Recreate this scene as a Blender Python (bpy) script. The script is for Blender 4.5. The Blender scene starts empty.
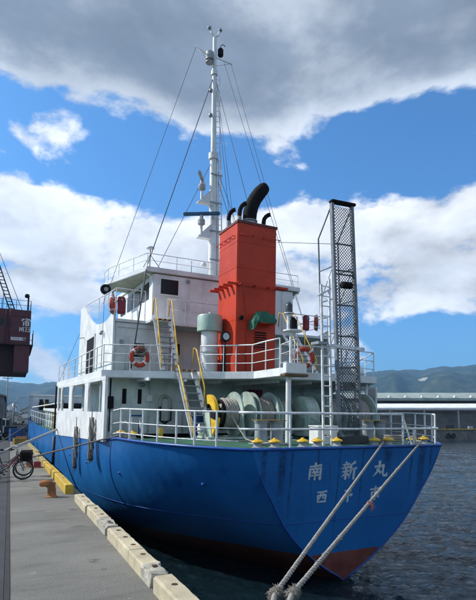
import bpy, math, random
from mathutils import Vector, Matrix, Quaternion
random.seed(7)
S = bpy.context.scene
COL = S.collection
R = math.radians
PI = math.pi

# ------------------------------------------------------------------ camera
F_PX = 500.0                                   # focal length for a 600 px high frame
PITCH = math.atan(63/F_PX)
YAW = math.atan(228/F_PX*math.cos(PITCH))
EYE = 1.6
cd = bpy.data.cameras.new('camera'); cam = bpy.data.objects.new('camera', cd); COL.objects.link(cam)
cd.sensor_fit = 'VERTICAL'; cd.sensor_height = 24.0; cd.sensor_width = 24.0*812/1024
cd.lens = F_PX/600*24.0
cd.shift_y = 61/600.0
cd.clip_start = 0.05; cd.clip_end = 20000
cam.location = (0, 0, EYE)
cam.rotation_euler = (PI/2+PITCH, 0, -YAW)
S.camera = cam
S.render.resolution_x = 812; S.render.resolution_y = 1024

# ------------------------------------------------------------------ light, sky, exposure
SUN_DIR = Vector((-0.66, 0.40, 0.64)).normalized()       # towards the sun: left and a little ahead
sl = bpy.data.lights.new('sun', 'SUN'); sl.energy = 3.3; sl.angle = R(0.6); sl.color = (1.0, 0.955, 0.89)
sun = bpy.data.objects.new('sun', sl); COL.objects.link(sun)
sun.rotation_euler = SUN_DIR.to_track_quat('Z', 'Y').to_euler()
S.view_settings.view_transform = 'Standard'; S.view_settings.look = 'None'
S.view_settings.exposure = 0.72; S.view_settings.gamma = 1.0; S.view_settings.use_curve_mapping = False

world = bpy.data.worlds.new('World'); S.world = world; world.use_nodes = True
wt = world.node_tree; wt.nodes.clear()
def wn(t, **k):
    n = wt.nodes.new(t)
    for a, b in k.items(): setattr(n, a, b)
    return n
def wl(a, b): wt.links.new(a, b)
def wmath(op, a, b=None, c=None, clamp=False):
    n = wn('ShaderNodeMath', operation=op); n.use_clamp = clamp
    for i, v in enumerate((a, b, c)):
        if v is None: continue
        if isinstance(v, (int, float)): n.inputs[i].default_value = v
        else: wl(v, n.inputs[i])
    return n.outputs[0]
def wstep(x, lo, hi):
    n = wn('ShaderNodeMapRange', interpolation_type='SMOOTHSTEP'); wl(x, n.inputs[0])
    n.inputs[1].default_value = lo; n.inputs[2].default_value = hi
    return n.outputs[0]
def wmix(f, a, b):
    n = wn('ShaderNodeMix', data_type='RGBA')
    if isinstance(f, (int, float)): n.inputs[0].default_value = f
    else: wl(f, n.inputs[0])
    for i, v in ((6, a), (7, b)):
        if isinstance(v, tuple): n.inputs[i].default_value = (*v, 1)
        else: wl(v, n.inputs[i])
    return n.outputs[2]
tc = wn('ShaderNodeTexCoord'); sep = wn('ShaderNodeSeparateXYZ'); wl(tc.outputs['Generated'], sep.inputs[0])
sky = wn('ShaderNodeTexSky', sky_type='NISHITA'); sky.sun_disc = False
sky.sun_elevation = math.asin(SUN_DIR.z); sky.sun_rotation = math.atan2(SUN_DIR.x, SUN_DIR.y)
sky.air_density = 1.0; sky.dust_density = 1.3; sky.ozone_density = 3.0
hlen = wmath('SQRT', wmath('ADD', wmath('MULTIPLY', sep.outputs[0], sep.outputs[0]), wmath('MULTIPLY', sep.outputs[1], sep.outputs[1])))
tel = wmath('DIVIDE', sep.outputs[2], wmath('MAXIMUM', hlen, 0.02))        # tangent of the elevation
def wnoise(scale, detail, rough, off=(0, 0, 0), zs=1.6, dist=0.0):
    mp = wn('ShaderNodeMapping'); wl(tc.outputs['Generated'], mp.inputs[0])
    mp.inputs[1].default_value = off; mp.inputs[3].default_value = (1, 1, zs)
    n = wn('ShaderNodeTexNoise'); wl(mp.outputs[0], n.inputs[0])
    n.inputs['Scale'].default_value = scale; n.inputs['Detail'].default_value = detail
    n.inputs['Roughness'].default_value = rough; n.inputs['Distortion'].default_value = dist
    return n.outputs[0]
CLOUD_OFF = (4.27, 5.92, 6.0)
n1 = wnoise(3.4, 9, 0.56, CLOUD_OFF, 1.8, 0.15)
n1s = wnoise(3.4, 9, 0.56, (CLOUD_OFF[0]+SUN_DIR.x*-0.05, CLOUD_OFF[1]-0.02, CLOUD_OFF[2]-0.07), 1.8, 0.15)
n2 = wnoise(7.5, 8, 0.6, (7.3, 2.2, 5.1), 2.2)
n3 = wnoise(2.2, 4, 0.5, (1.3, 8.2, 2.1), 3.0)
# how much cloud each height holds: a grey deck overhead, a blue gap, a bank of cumulus, paler air at the foot
ramp = wn('ShaderNodeFloatCurve'); wl(wmath('MULTIPLY', tel, 0.5), ramp.inputs[1])
cv = ramp.mapping.curves[0]
pts = [(0, .34), (.03, .40), (.055, .50), (.08, .47), (.11, .60), (.16, .78), (.195, .70), (.225, .46), (.255, .26), (.29, .26), (.33, .50), (.36, .76), (.40, .86), (.55, .80), (1, .70)]
cv.points[0].location = pts[0]; cv.points[1].location = pts[-1]
for p in pts[1:-1]: cv.points.new(*p)
ramp.mapping.update()
cov = wmath('ADD', ramp.outputs[0], wmath('MULTIPLY', wmath('SUBTRACT', n1, 0.5), 1.9))
cov = wmath('ADD', cov, wmath('MULTIPLY', wmath('SUBTRACT', n2, 0.5), 0.35))
dens = wstep(cov, 0.44, 0.60)
up = wstep(tel, 0.50, 0.68)                                              # 0 in the low bank, 1 in the deck overhead
relief = wmath('MULTIPLY', wmath('SUBTRACT', n1, n1s), wmath('SUBTRACT', 3.2, wmath('MULTIPLY', up, 1.7)))
thick = wstep(cov, 0.52, 0.98)
lowc = wmix(thick, (6.2, 6.35, 6.6), (4.3, 4.6, 5.15))
highc = wmix(thick, (4.4, 4.8, 5.4), (1.55, 1.88, 2.4))
cloud = wmix(up, lowc, highc)
bri = wmath('ADD', 1.0, wmath('MAXIMUM', wmath('MINIMUM', relief, 0.28), -0.30))
bri = wmath('ADD', bri, wmath('MULTIPLY', wmath('SUBTRACT', n2, 0.5), wmath('SUBTRACT', 0.30, wmath('MULTIPLY', up, 0.16))))
bri = wmath('ADD', bri, wmath('MULTIPLY', wmath('SUBTRACT', n3, 0.5), 0.30))
cb = wn('ShaderNodeVectorMath', operation='SCALE'); wl(cloud, cb.inputs[0]); wl(bri, cb.inputs[3])
skyc = wn('ShaderNodeVectorMath', operation='MULTIPLY'); wl(sky.outputs[0], skyc.inputs[0]); skyc.inputs[1].default_value = (.44, .90, 1.26)
final = wmix(dens, skyc.outputs[0], cb.outputs[0])
bg = wn('ShaderNodeBackground'); wl(final, bg.inputs[0]); bg.inputs[1].default_value = 0.1
wo = wn('ShaderNodeOutputWorld'); wl(bg.outputs[0], wo.inputs[0])
try: world.cycles.sampling_method = 'MANUAL'; world.cycles.sample_map_resolution = 512
except Exception: pass

# ------------------------------------------------------------------ materials
MATS = {}
def mat(name, col, rough=0.6, metal=0.0, var=0.18, vscale=2.0, streak=0.0, streakcol=(0.16, 0.07, 0.03), stscale=(3, 3, .35),
        bump=0.0, bscale=30.0, dent=0.0,  spec=0.4, rust=0.0, rustscale=5.0, fine=0.0, finescale=60.0, dirt=(0.12, 0.10, 0.08)):
    if name in MATS: return MATS[name]
    m = bpy.data.materials.new(name); m.use_nodes = True; t = m.node_tree
    b = t.nodes['Principled BSDF']; MATS[name] = m
    b.inputs['Roughness'].default_value = rough; b.inputs['Metallic'].default_value = metal
    b.inputs['Specular IOR Level'].default_value = spec
    co = t.nodes.new('ShaderNodeTexCoord')
    def noise(scale, detail=6, vec=None, rough=.6):
        n = t.nodes.new('ShaderNodeTexNoise'); n.inputs['Scale'].default_value = scale; n.inputs['Detail'].default_value = detail
        n.inputs['Roughness'].default_value = rough
        t.links.new(vec if vec else co.outputs['Object'], n.inputs[0]); return n.outputs[0]
    def ramp(x, lo, hi):
        n = t.nodes.new('ShaderNodeMapRange'); n.interpolation_type = 'SMOOTHSTEP'; t.links.new(x, n.inputs[0])
        n.inputs[1].default_value = lo; n.inputs[2].default_value = hi; return n.outputs[0]
    def mix(f, a, bb, blend='MIX', fac=1.0):
        n = t.nodes.new('ShaderNodeMix'); n.data_type = 'RGBA'; n.blend_type = blend
        if f is None: n.inputs[0].default_value = fac
        else:
            if fac != 1.0:
                q = t.nodes.new('ShaderNodeMath'); q.operation = 'MULTIPLY'; t.links.new(f, q.inputs[0]); q.inputs[1].default_value = fac; f = q.outputs[0]
            t.links.new(f, n.inputs[0])
        for i, v in ((6, a), (7, bb)):
            if isinstance(v, tuple): n.inputs[i].default_value = (*v, 1)
            else: t.links.new(v, n.inputs[i])
        return n.outputs[2]
    c = tuple(col)
    dark = tuple(x*(1-var)*0.9+d*var*0.12 for x, d in zip(col, dirt)); light = tuple(min(1, x*(1+var*.45)+.01*var) for x in col)
    out = mix(ramp(noise(vscale), .3, .72), dark, light)
    if fine: out = mix(ramp(noise(finescale, 4), .35, .65), out, tuple(x*(1-fine) for x in col), fac=.7)
    if streak:
        mp = t.nodes.new('ShaderNodeMapping'); t.links.new(co.outputs['Object'], mp.inputs[0]); mp.inputs[3].default_value = stscale
        s = noise(1.0, 8, mp.outputs[0], .65)
        out = mix(ramp(s, .56, .74), out, streakcol, fac=streak)
    if rust:
        r = noise(rustscale, 10, None, .7)
        out = mix(ramp(r, .60, .69), out, (.20, .075, .03), fac=rust)
    t.links.new(out, b.inputs['Base Color'])
    rr = t.nodes.new('ShaderNodeMapRange'); t.links.new(noise(vscale*2.3), rr.inputs[0])
    rr.inputs[3].default_value = max(.03, rough-.12); rr.inputs[4].default_value = min(1, rough+.14); t.links.new(rr.outputs[0], b.inputs['Roughness'])
    if dent:
        bn = t.nodes.new('ShaderNodeBump'); bn.inputs['Strength'].default_value = dent; bn.inputs['Distance'].default_value = .05
        t.links.new(noise(1.7, 3), bn.inputs['Height']); t.links.new(bn.outputs[0], b.inputs['Normal'])
    if bump:
        bn = t.nodes.new('ShaderNodeBump'); bn.inputs['Strength'].default_value = min(1.0, bump*8); bn.inputs['Distance'].default_value = .02*bump*5
        t.links.new(noise(bscale, 8), bn.inputs['Height']); t.links.new(bn.outputs[0], b.inputs['Normal'])
    return m

WHITE = mat('white_paint', (.80, .81, .80), .42, var=.12, streak=.34, streakcol=(.42, .30, .19), stscale=(7, 7, .45), vscale=1.3, dent=.3, rust=.4, rustscale=3.5)
GREYWHITE = mat('grey_white_paint', (.76, .785, .775), .5, var=.12, streak=.40, streakcol=(.36, .28, .20), stscale=(6, 6, .40), vscale=1.1, dent=.3)
RAILW = mat('rail_white_paint', (.78, .79, .78), .4, var=.22, vscale=6, rust=.5, rustscale=7)
PALEGREEN = mat('pale_green_paint', (.70, .77, .73), .45, var=.14, streak=.35, streakcol=(.22, .2, .15), stscale=(6, 6, .8))
WGREEN = mat('winch_green_paint', (.46, .56, .49), .45, var=.25, rust=.35, rustscale=8, streak=.3, streakcol=(.14, .12, .09))
DECKG = mat('deck_green_paint', (.035, .14, .085), .6, var=.35, vscale=3, rust=.5, rustscale=4)
FUNNEL = mat('funnel_red_paint', (.56, .047, .016), .5, var=.14, streak=.35, streakcol=(.28, .025, .014), stscale=(4, 4, .35), vscale=.9, spec=.25, dent=.35, rust=.35, rustscale=2.2)
BLACK = mat('black_soot_paint', (.008, .008, .009), .8, var=.4, spec=.15)
STEELG = mat('galvanised_grey', (.30, .33, .36), .45, .25, var=.2, vscale=8)
BITT = mat('bitt_grey_paint', (.33, .36, .38), .5, var=.25, rust=.5, rustscale=7)
YELLOW = mat('yellow_paint', (.78, .47, .025), .45, var=.22, vscale=5, rust=.35, rustscale=9)
GLASS = mat('dark_window_glass', (.010, .013, .016), .22, var=.1, spec=.2)
DARK = mat('dark_rubber', (.015, .015, .017), .8, var=.3)
WIRE = mat('dark_wire', (.045, .05, .055), .6, var=.2)
ROPEM = mat('grey_hemp_rope', (.42, .39, .34), .95, var=.35, vscale=18, fine=.45, finescale=90, bump=.08, bscale=120)
ROPED = mat('weathered_dark_rope', (.16, .15, .14), .95, var=.4, vscale=14, bump=.08, bscale=100)
ROPEP = mat('pale_grey_rope', (.38, .40, .42), .9, var=.25, vscale=10)
BUOY = mat('lifebuoy_orange', (.50, .065, .028), .6, var=.2, vscale=6)
TAPE = mat('reflective_tape', (.75, .76, .76), .4, var=.1)
DRED = mat('dark_red_paint', (.26, .02, .03), .5, var=.2)
RUSTO = mat('rusty_orange_iron', (.34, .13, .04), .75, var=.5, vscale=5, rust=.8, rustscale=6, bump=.06, bscale=25)
BLUEC = mat('blue_plastic', (.015, .07, .22), .45, var=.2)
TARPG = mat('green_canvas', (.03, .15, .09), .8, var=.3, vscale=4, bump=.1, bscale=9)
WOODB = mat('brown_plank', (.16, .10, .05), .8, var=.3)
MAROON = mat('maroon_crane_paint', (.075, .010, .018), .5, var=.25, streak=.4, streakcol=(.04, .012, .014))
MAROOND = mat('maroon_crane_shaded', (.035, .007, .010), .7, var=.3)  # darker copy of the crane maroon, shade of the recess put into the colour
CREAM = mat('crane_lettering_white', (.62, .60, .60), .5, var=.12)
LETTER = mat('lettering_pale_blue_grey', (.56, .64, .66), .5, var=.2, vscale=9)
BRASS = mat('worn_brass_plate', (.36, .25, .08), .5, .4, var=.3)

# ------------------------------------------------------------------ mesh building
class MB:
    def __init__(s): s.v = []; s.f = []; s.mi = []
    def add(s, vs, fs, mi=0):
        o = len(s.v); s.v += [tuple(v) for v in vs]; s.f += [tuple(i+o for i in f) for f in fs]; s.mi += [mi]*len(fs)
        return s
    def box(s, x0, x1, y0, y1, z0, z1, mi=0):
        return s.add([(x0, y0, z0), (x1, y0, z0), (x1, y1, z0), (x0, y1, z0), (x0, y0, z1), (x1, y0, z1), (x1, y1, z1), (x0, y1, z1)],
                     [(0, 3, 2, 1), (4, 5, 6, 7), (0, 1, 5, 4), (1, 2, 6, 5), (2, 3, 7, 6), (3, 0, 4, 7)], mi)
    def beam(s, p0, p1, w, h=None, up=(0, 0, 1), mi=0):
        p0 = Vector(p0); p1 = Vector(p1); d = (p1-p0).normalized(); u = Vector(up)
        if abs(d.dot(u)) > .98: u = Vector((0, 1, 0))
        a = d.cross(u).normalized()*(w/2); b = a.cross(d).normalized()*((h or w)/2)
        vs = [p+x for p in (p0, p1) for x in (-a-b, a-b, a+b, -a+b)]
        return s.add(vs, [(0, 3, 2, 1), (4, 5, 6, 7), (0, 1, 5, 4), (1, 2, 6, 5), (2, 3, 7, 6), (3, 0, 4, 7)], mi)
    def tube(s, path, r, n=8, cap=True, mi=0, closed=False):
        P = [Vector(p) for p in path]; m = len(P); rs = r if isinstance(r, (list, tuple)) else [r]*m
        T = []
        for i in range(m):
            a = P[(i-1) % m] if (closed or i > 0) else P[i]; b = P[(i+1) % m] if (closed or i < m-1) else P[i]
            T.append((b-a).normalized())
        u = T[0].orthogonal().normalized(); vs = []
        for i in range(m):
            u = (u-T[i]*u.dot(T[i]))
            u = u.normalized() if u.length > 1e-6 else T[i].orthogonal().normalized()
            w = T[i].cross(u)
            for k in range(n):
                a = 2*PI*k/n; vs.append(P[i]+(u*math.cos(a)+w*math.sin(a))*rs[i])
        fs = []
        for i in range(m if closed else m-1):
            j = (i+1) % m
            for k in range(n):
                l = (k+1) % n; fs.append((i*n+k, i*n+l, j*n+l, j*n+k))
        if cap and not closed: fs += [tuple(range(n-1, -1, -1)), tuple((m-1)*n+k for k in range(n))]
        return s.add(vs, fs, mi)
    def lathe(s, prof, o=(0, 0, 0), axis='Z', n=20, mi=0):
        o = Vector(o); vs = []; fs = []
        for (r, z) in prof:
            for k in range(n):
                a = 2*PI*k/n; c, d = r*math.cos(a), r*math.sin(a)
                vs.append(o+Vector({'Z': (c, d, z), 'X': (z, c, d), 'Y': (d, z, c)}[axis]))
        for i in range(len(prof)-1):
            for k in range(n):
                l = (k+1) % n; fs.append((i*n+k, i*n+l, (i+1)*n+l, (i+1)*n+k))
        fs += [tuple(range(n-1, -1, -1)), tuple((len(prof)-1)*n+k for k in range(n))]
        return s.add(vs, fs, mi)
    def prism(s, poly, z0, z1, axis='Z', mi=0):
        n = len(poly)
        def P(a, b, c): return {'Z': (a, b, c), 'X': (c, a, b), 'Y': (a, c, b)}[axis]
        vs = [P(a, b, z0) for a, b in poly]+[P(a, b, z1) for a, b in poly]
        fs = [tuple(range(n-1, -1, -1)), tuple(range(n, 2*n))]+[(i, (i+1) % n, n+(i+1) % n, n+i) for i in range(n)]
        return s.add(vs, fs, mi)
    def torus(s, c, Rr, r, axis='Y', n=28, m=10, mi=0, a0=0, a1=2*PI):
        full = abs(a1-a0-2*PI) < 1e-6; P = []
        for k in range(n if full else n+1):
            a = a0+(a1-a0)*k/n; x, y = Rr*math.cos(a), Rr*math.sin(a)
            P.append(Vector(c)+Vector({'Y': (x, 0, y), 'X': (0, x, y), 'Z': (x, y, 0)}[axis]))
        return s.tube(P, r, m, not full, mi, full)
    def mesh(s, name, mats, smooth=False, bevel=0):
        me = bpy.data.meshes.new(name); me.from_pydata(s.v, [], s.f); me.update()
        for m in (mats if isinstance(mats, (list, tuple)) else [mats]): me.materials.append(m)
        if any(s.mi): me.polygons.foreach_set('material_index', s.mi)
        import bmesh
        b = bmesh.new(); b.from_mesh(me); bmesh.ops.recalc_face_normals(b, faces=b.faces)
        if bevel: bmesh.ops.bevel(b, geom=b.edges[:], offset=bevel, segments=2, affect='EDGES', clamp_overlap=True)
        b.to_mesh(me); b.free()
        if smooth: me.shade_smooth(); 
        if smooth and smooth is not True: me.set_sharp_from_angle(angle=R(smooth))
        return me
    def build(s, name, mats, parent=None, smooth=False, bevel=0):
        return link(name, s.mesh(name, mats, smooth, bevel), parent)
def link(name, me, parent=None, loc=None):
    o = bpy.data.objects.new(name, me); COL.objects.link(o)
    if parent: o.parent = parent
    if loc is not None: o.location = loc
    return o
def tag(o, label=None, cat=None, group=None, kind=None):
    if label: o['label'] = label
    if cat: o['category'] = cat
    if group: o['group'] = group
    if kind: o['kind'] = kind
    return o
def empty(name, loc=(0, 0, 0), rot=(0, 0, 0), parent=None):
    o = bpy.data.objects.new(name, None); COL.objects.link(o); o.location = loc; o.rotation_euler = rot; o.empty_display_size = .2
    if parent: o.parent = parent
    return o
def lerp(a, b, t): return a+(b-a)*t
def interp(x, xs, ys):
    if x <= xs[0]: return ys[0]
    for i in range(len(xs)-1):
        if x <= xs[i+1]: return lerp(ys[i], ys[i+1], (x-xs[i])/(xs[i+1]-xs[i]))
    return ys[-1]
def cubic(x, xs, ys):
    n = len(xs)
    if x <= xs[0]: return ys[0]
    if x >= xs[-1]: return ys[-1]
    d = [(ys[i+1]-ys[i])/(xs[i+1]-xs[i]) for i in range(n-1)]
    m = [d[0]]+[0 if d[i-1]*d[i] <= 0 else 2*d[i-1]*d[i]/(d[i-1]+d[i]) for i in range(1, n-1)]+[d[-1]]
    for i in range(n-1):
        if x <= xs[i+1]:
            h = xs[i+1]-xs[i]; t = (x-xs[i])/h
            return (2*t**3-3*t*t+1)*ys[i]+(t**3-2*t*t+t)*h*m[i]+(-2*t**3+3*t*t)*ys[i+1]+(t**3-t*t)*h*m[i+1]
def sag(p0, p1, drop, n=14):
    p0 = Vector(p0); p1 = Vector(p1)
    return [p0.lerp(p1, i/n)-Vector((0, 0, drop*4*(i/n)*(1-i/n))) for i in range(n+1)]
def braided(path, r, pitch, strands=3, n=6, step=None):
    """a laid rope: strands twisted round the path"""
    P = [Vector(p) for p in path]; L = [0]
    for a, b in zip(P, P[1:]): L.append(L[-1]+(b-a).length)
    tot = L[-1]; step = step or pitch/7; k = int(tot/step); mb = MB()
    def at(d):
        d = min(max(d, 0), tot)
        for i in range(len(P)-1):
            if d <= L[i+1]: return P[i].lerp(P[i+1], (d-L[i])/max(1e-9, L[i+1]-L[i]))
        return P[-1]
    for s in range(strands):
        pa = []
        for i in range(k+1):
            d = tot*i/k; p = at(d); t = (at(d+.02)-at(d-.02)).normalized(); u = t.cross(Vector((0, 0, 1)))
            u = u.normalized() if u.length > 1e-4 else Vector((1, 0, 0)); w = t.cross(u)
            a = 2*PI*(d/pitch+s/strands); pa.append(p+(u*math.cos(a)+w*math.sin(a))*r*.5)
        mb.tube(pa, r*.56, n)
    return mb
# ------------------------------------------------------------------ the setting
from mathutils import noise as mnoise
RT = Vector((math.cos(YAW), -math.sin(YAW), 0)); FW = Vector((math.sin(YAW), math.cos(YAW), 0))
WATER_Z = -2.95

def make_water():
    def axis(lo, mid0, mid1, hi, step):
        a = [mid0]
        while a[-1] < mid1: a.append(a[-1]+step*(1+0.045*max(0, a[-1]-mid0)))
        st = a[-1]-a[-2]
        while a[-1] < hi: st *= 1.16; a.append(a[-1]+st)
        b = [mid0]; st = step
        while b[-1] > lo: st *= 1.3; b.append(b[-1]-st)
        return list(reversed(b[1:]))+a
    xs = axis(-40, 1.4, 90, 6500, .085); ys = axis(-400, 2, 90, 6500, .085)
    ws = []
    rnd = random.Random(3)
    for i in range(22):
        lam = .32*1.19**i; ang = R(205)+rnd.uniform(-.85, .85)
        ws.append((2*PI/lam*math.cos(ang), 2*PI/lam*math.sin(ang), .0090*lam**.62, rnd.uniform(0, 6.28)))
    vs = []
    for y in ys:
        for x in xs:
            d = abs(x)+abs(y); z = 0
            if d < 260:
                k = 1/(1+(d/140)**2)
                wx = x+.5*math.sin(y*.37+1.3)+.3*math.sin(x*.9+y*.5); wy = y+.5*math.sin(x*.41)
                for i, (a, b, A, p) in enumerate(ws):
                    if i < 4 and d > 45: continue
                    z += A*math.sin(a*wx+b*wy+p)
                z *= k
            vs.append((x, y, WATER_Z+z))
    n = len(xs); fs = [(j*n+i, j*n+i+1, (j+1)*n+i+1, (j+1)*n+i) for j in range(len(ys)-1) for i in range(n-1)]
    me = bpy.data.meshes.new('water'); me.from_pydata(vs, [], fs); me.shade_smooth()
    m = bpy.data.materials.new('sea_water'); m.use_nodes = True; t = m.node_tree; b = t.nodes['Principled BSDF']
    b.inputs['Base Color'].default_value = (.006, .016, .022, 1); b.inputs['Roughness'].default_value = .07; b.inputs['IOR'].default_value = 1.333; b.inputs['Specular IOR Level'].default_value = .36
    co = t.nodes.new('ShaderNodeTexCoord'); mp = t.nodes.new('ShaderNodeMapping'); t.links.new(co.outputs['Object'], mp.inputs[0])
    mp.inputs[2].default_value = (0, 0, R(-25)); mp.inputs[3].default_value = (1.0, 1.7, 1)
    n1 = t.nodes.new('ShaderNodeTexNoise'); n1.inputs['Scale'].default_value = 1.3; n1.inputs['Detail'].default_value = 6; n1.inputs['Roughness'].default_value = .62; n1.inputs['Distortion'].default_value = .8
    t.links.new(mp.outputs[0], n1.inputs[0])
    bp = t.nodes.new('ShaderNodeBump'); bp.inputs['Strength'].default_value = 1.0; bp.inputs['Distance'].default_value = .20
    t.links.new(n1.outputs[0], bp.inputs['Height']); t.links.new(bp.outputs[0], b.inputs['Normal'])
    me.materials.append(m)
    tag(link('water', me), kind='structure')
make_water()

# quay: concrete apron, a darker asphalt strip beside it, a vertical face down into the water
def apron_material():
    m = bpy.data.materials.new('quay_concrete'); m.use_nodes = True; t = m.node_tree; b = t.nodes['Principled BSDF']; L = t.links.new
    co = t.nodes.new('ShaderNodeTexCoord')
    def noi(s, d=8, sc=(1, 1, 1), ro=.6, off=(0, 0, 0)):
        mp = t.nodes.new('ShaderNodeMapping'); L(co.outputs['Object'], mp.inputs[0]); mp.inputs[3].default_value = sc; mp.inputs[1].default_value = off
        n = t.nodes.new('ShaderNodeTexNoise'); n.inputs['Scale'].default_value = s; n.inputs['Detail'].default_value = d; n.inputs['Roughness'].default_value = ro
        L(mp.outputs[0], n.inputs[0]); return n.outputs[0]
    def st(x, lo, hi, a=0, c=1):
        n = t.nodes.new('ShaderNodeMapRange'); n.interpolation_type = 'SMOOTHSTEP'; L(x, n.inputs[0])
        for i, v in enumerate((lo, hi, a, c)): n.inputs[1+i].default_value = v
        return n.outputs[0]
    def mix(f, a, c):
        n = t.nodes.new('ShaderNodeMix'); n.data_type = 'RGBA'; L(f, n.inputs[0])
        for i, v in ((6, a), (7, c)):
            if isinstance(v, tuple): n.inputs[i].default_value = (*v, 1)
            else: L(v, n.inputs[i])
        return n.outputs[2]
    c = mix(st(noi(.45, 6, (.6, 1, 1)), .35, .68), (.145, .141, .124), (.215, .209, .185))
    c = mix(st(noi(1, 9, (.55, 1.7, 1), .68), .47, .68, 0, .6), c, (.088, .086, .076))       # washed streaks across the apron
    c = mix(st(noi(1, 9, (1.1, 4.0, 1), .72, (3, 1, 0)), .54, .72, 0, .5), c, (.245, .238, .212))
    c = mix(st(noi(1.6, 8, off=(8, 2, 0)), .62, .70, 0, .8), c, (.060, .057, .052))           # old oil and tyre stains
    c = mix(st(noi(5, 9, off=(1, 7, 0)), .64, .69, 0, .5), c, (.29, .285, .26))
    c = mix(st(noi(.8, 8, off=(5.2, 3.1, 0)), .70, .74, 0, .45), c, (.10, .15, .22))          # faded blue paint spill
    sp_ = st(noi(85, 3), .50, .72, 0, .8); c = mix(sp_, c, (.30, .29, .265))
    sp2 = st(noi(60, 3, off=(4, 4, 0)), .55, .75, 0, .85); c = mix(sp2, c, (.05, .05, .046))
    L(c, b.inputs['Base Color']); b.inputs['Roughness'].default_value = .92; b.inputs['Specular IOR Level'].default_value = .25
    bp = t.nodes.new('ShaderNodeBump'); bp.inputs['Strength'].default_value = .8; bp.inputs['Distance'].default_value = .012
    L(noi(48, 8, ro=.7), bp.inputs['Height']); L(bp.outputs[0], b.inputs['Normal'])
    return m
APRON = apron_material()
ASPH = mat('quay_asphalt', (.055, .058, .064), .9, var=.3, vscale=1.5, fine=.5, finescale=70, bump=.08, bscale=70)
QFACE = mat('quay_face_concrete', (.13, .125, .11), .9, var=.4, vscale=1.0, streak=.6, streakcol=(.04, .05, .04), stscale=(3, 3, .3), bump=.08, bscale=12)
GROUND = mat('ground', (.10, .10, .09), .95, var=.3, vscale=.1)
QX = 1.60
def quay_part(name, x0, x1, z0, z1, m, y0=-30, y1=330, bev=0):
    mb = MB(); mb.box(x0, x1, y0, y1, z0, z1)
    return tag(mb.build(name, m, None, False, bev), kind='structure')
quay_part('quay_wall', -60, QX-.012, -8, -.30, QFACE)
quay_part('quay', .085, QX, -.30, 0, APRON, bev=.012)
quay_part('road', -60, .026, -.30, -.012, ASPH)
mb = MB(); mb.box(.030, .082, -30, 330, -.3, -.006); tag(mb.build('joint_strip', mat('joint_tar', (.03, .03, .032), .8)), kind='structure')

# ------------------------------------------------------------------ far shore, hills
def far(a, d, z): p = RT*a+FW*d; return Vector((p.x, p.y, z))
def far_box(mb, a0, a1, d0, d1, z0, z1, mi=0):
    vs = [far(a, d, z) for z in (z0, z1) for a, d in ((a0, d0), (a1, d0), (a1, d1), (a0, d1))]
    return mb.add(vs, [(0, 3, 2, 1), (4, 5, 6, 7), (0, 1, 5, 4), (1, 2, 6, 5), (2, 3, 7, 6), (3, 0, 4, 7)], mi)
FQ = mat('far_quay_concrete', (.15, .14, .125), .9, var=.45, vscale=.6, streak=.6, streakcol=(.05, .045, .04), stscale=(.6, .6, .25))
fq = far_box(MB(), 2, 330, 139.5, 420, -6, -.05).build('far_quay', FQ); tag(fq, kind='structure')
for k in range(28):
    a = 6+k*5.2
    mb = MB(); far_box(mb, a+.03, a+5.14, 139.05, 139.49, -5.5, -.35); o = mb.build('quay_panel', FQ, fq)
kb = MB(); far_box(kb, 6, 152, 139.15, 139.6, -.045, .32); o = kb.build('kerb', mat('far_yellow_kerb', (.42, .28, .05), .7, var=.45, vscale=.8, rust=.4, rustscale=.6), fq)
TIRE = mat('old_tyre_rubber', (.014, .014, .015), .9, var=.3)
for i, a in enumerate((58.3, 76.0, 93.5)):
    c = empty('tyre_fender', far(a, 138.75, -1.55), (0, 0, -YAW))
    tag(c, ['black tyre fender pair hanging on the far quay wall right of the ship', 'black tyre fenders further right on the far quay wall', 'black tyre fenders at the far right of the far quay wall'][i], 'fender', 'tyre fenders on the far quay')
    for dx in (-.75, .75):
        MB().torus((dx, 0, 0), .52, .24, 'Y', 18, 8).build('tyre', TIRE, c, True)
    mb = MB()
    for dx in (-.75, .75): mb.beam((dx, .1, .4), (dx, .36, 1.48), .06)
    mb.build('chain', WIRE, c)

# the long shed across the harbour
WH = empty('warehouse', far(4, 148, 0), (0, 0, -YAW))
tag(WH, 'long low grey warehouse with a white canopy across the harbour', 'warehouse')
WWALL = mat('warehouse_wall', (.17, .17, .17), .85, var=.3, vscale=.3, streak=.4, streakcol=(.07, .065, .06), stscale=(.8, .8, .15))
WROOF = mat('warehouse_roof', (.30, .36, .33), .7, var=.2, vscale=.3)
WCAN = mat('warehouse_canopy_white', (.86, .87, .87), .5, var=.08, vscale=.5, streak=.12, streakcol=(.4, .38, .34), stscale=(.8, .8, .5))
WL = 150
MB().box(0, WL, 0, 34, 0, 5.4).build('wall', WWALL, WH)
MB().prism([(-3.6, 5.75), (-3.6, 6.25), (.6, 7.6), (.6, 5.75)], 0, WL, 'X').build('canopy', WCAN, WH)
MB().box(0, WL, 9, 30, 5.4, 8.75).build('clerestory_wall', mat('warehouse_clerestory', (.05, .055, .06), .6, var=.4, vscale=.3), WH)
MB().prism([(6.5, 8.75), (6.5, 9.55), (20, 12.0), (33, 9.55), (33, 8.75)], -.6, WL+.6, 'X').build('roof', WROOF, WH)
MB().box(0, WL, -.12, -.02, 5.40, 5.74).build('gutter', GREYWHITE, WH)
vent = MB().prism([(-.45, 0), (-.45, .4), (-.2, .6), (.2, .6), (.45, .4), (.45, 0)], -.5, .5, 'Y').mesh('roof_vent', WCAN)
for k in range(29): link('roof_vent', vent, WH, (2.5+k*5.1, 8.0, 9.80))
door = MB(); door.box(0, 5.6, -.12, -.01, .02, 4.7)
for k in range(8): door.box(k*.7, k*.7+.06, -.17, -.12, .02, 4.7)
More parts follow.
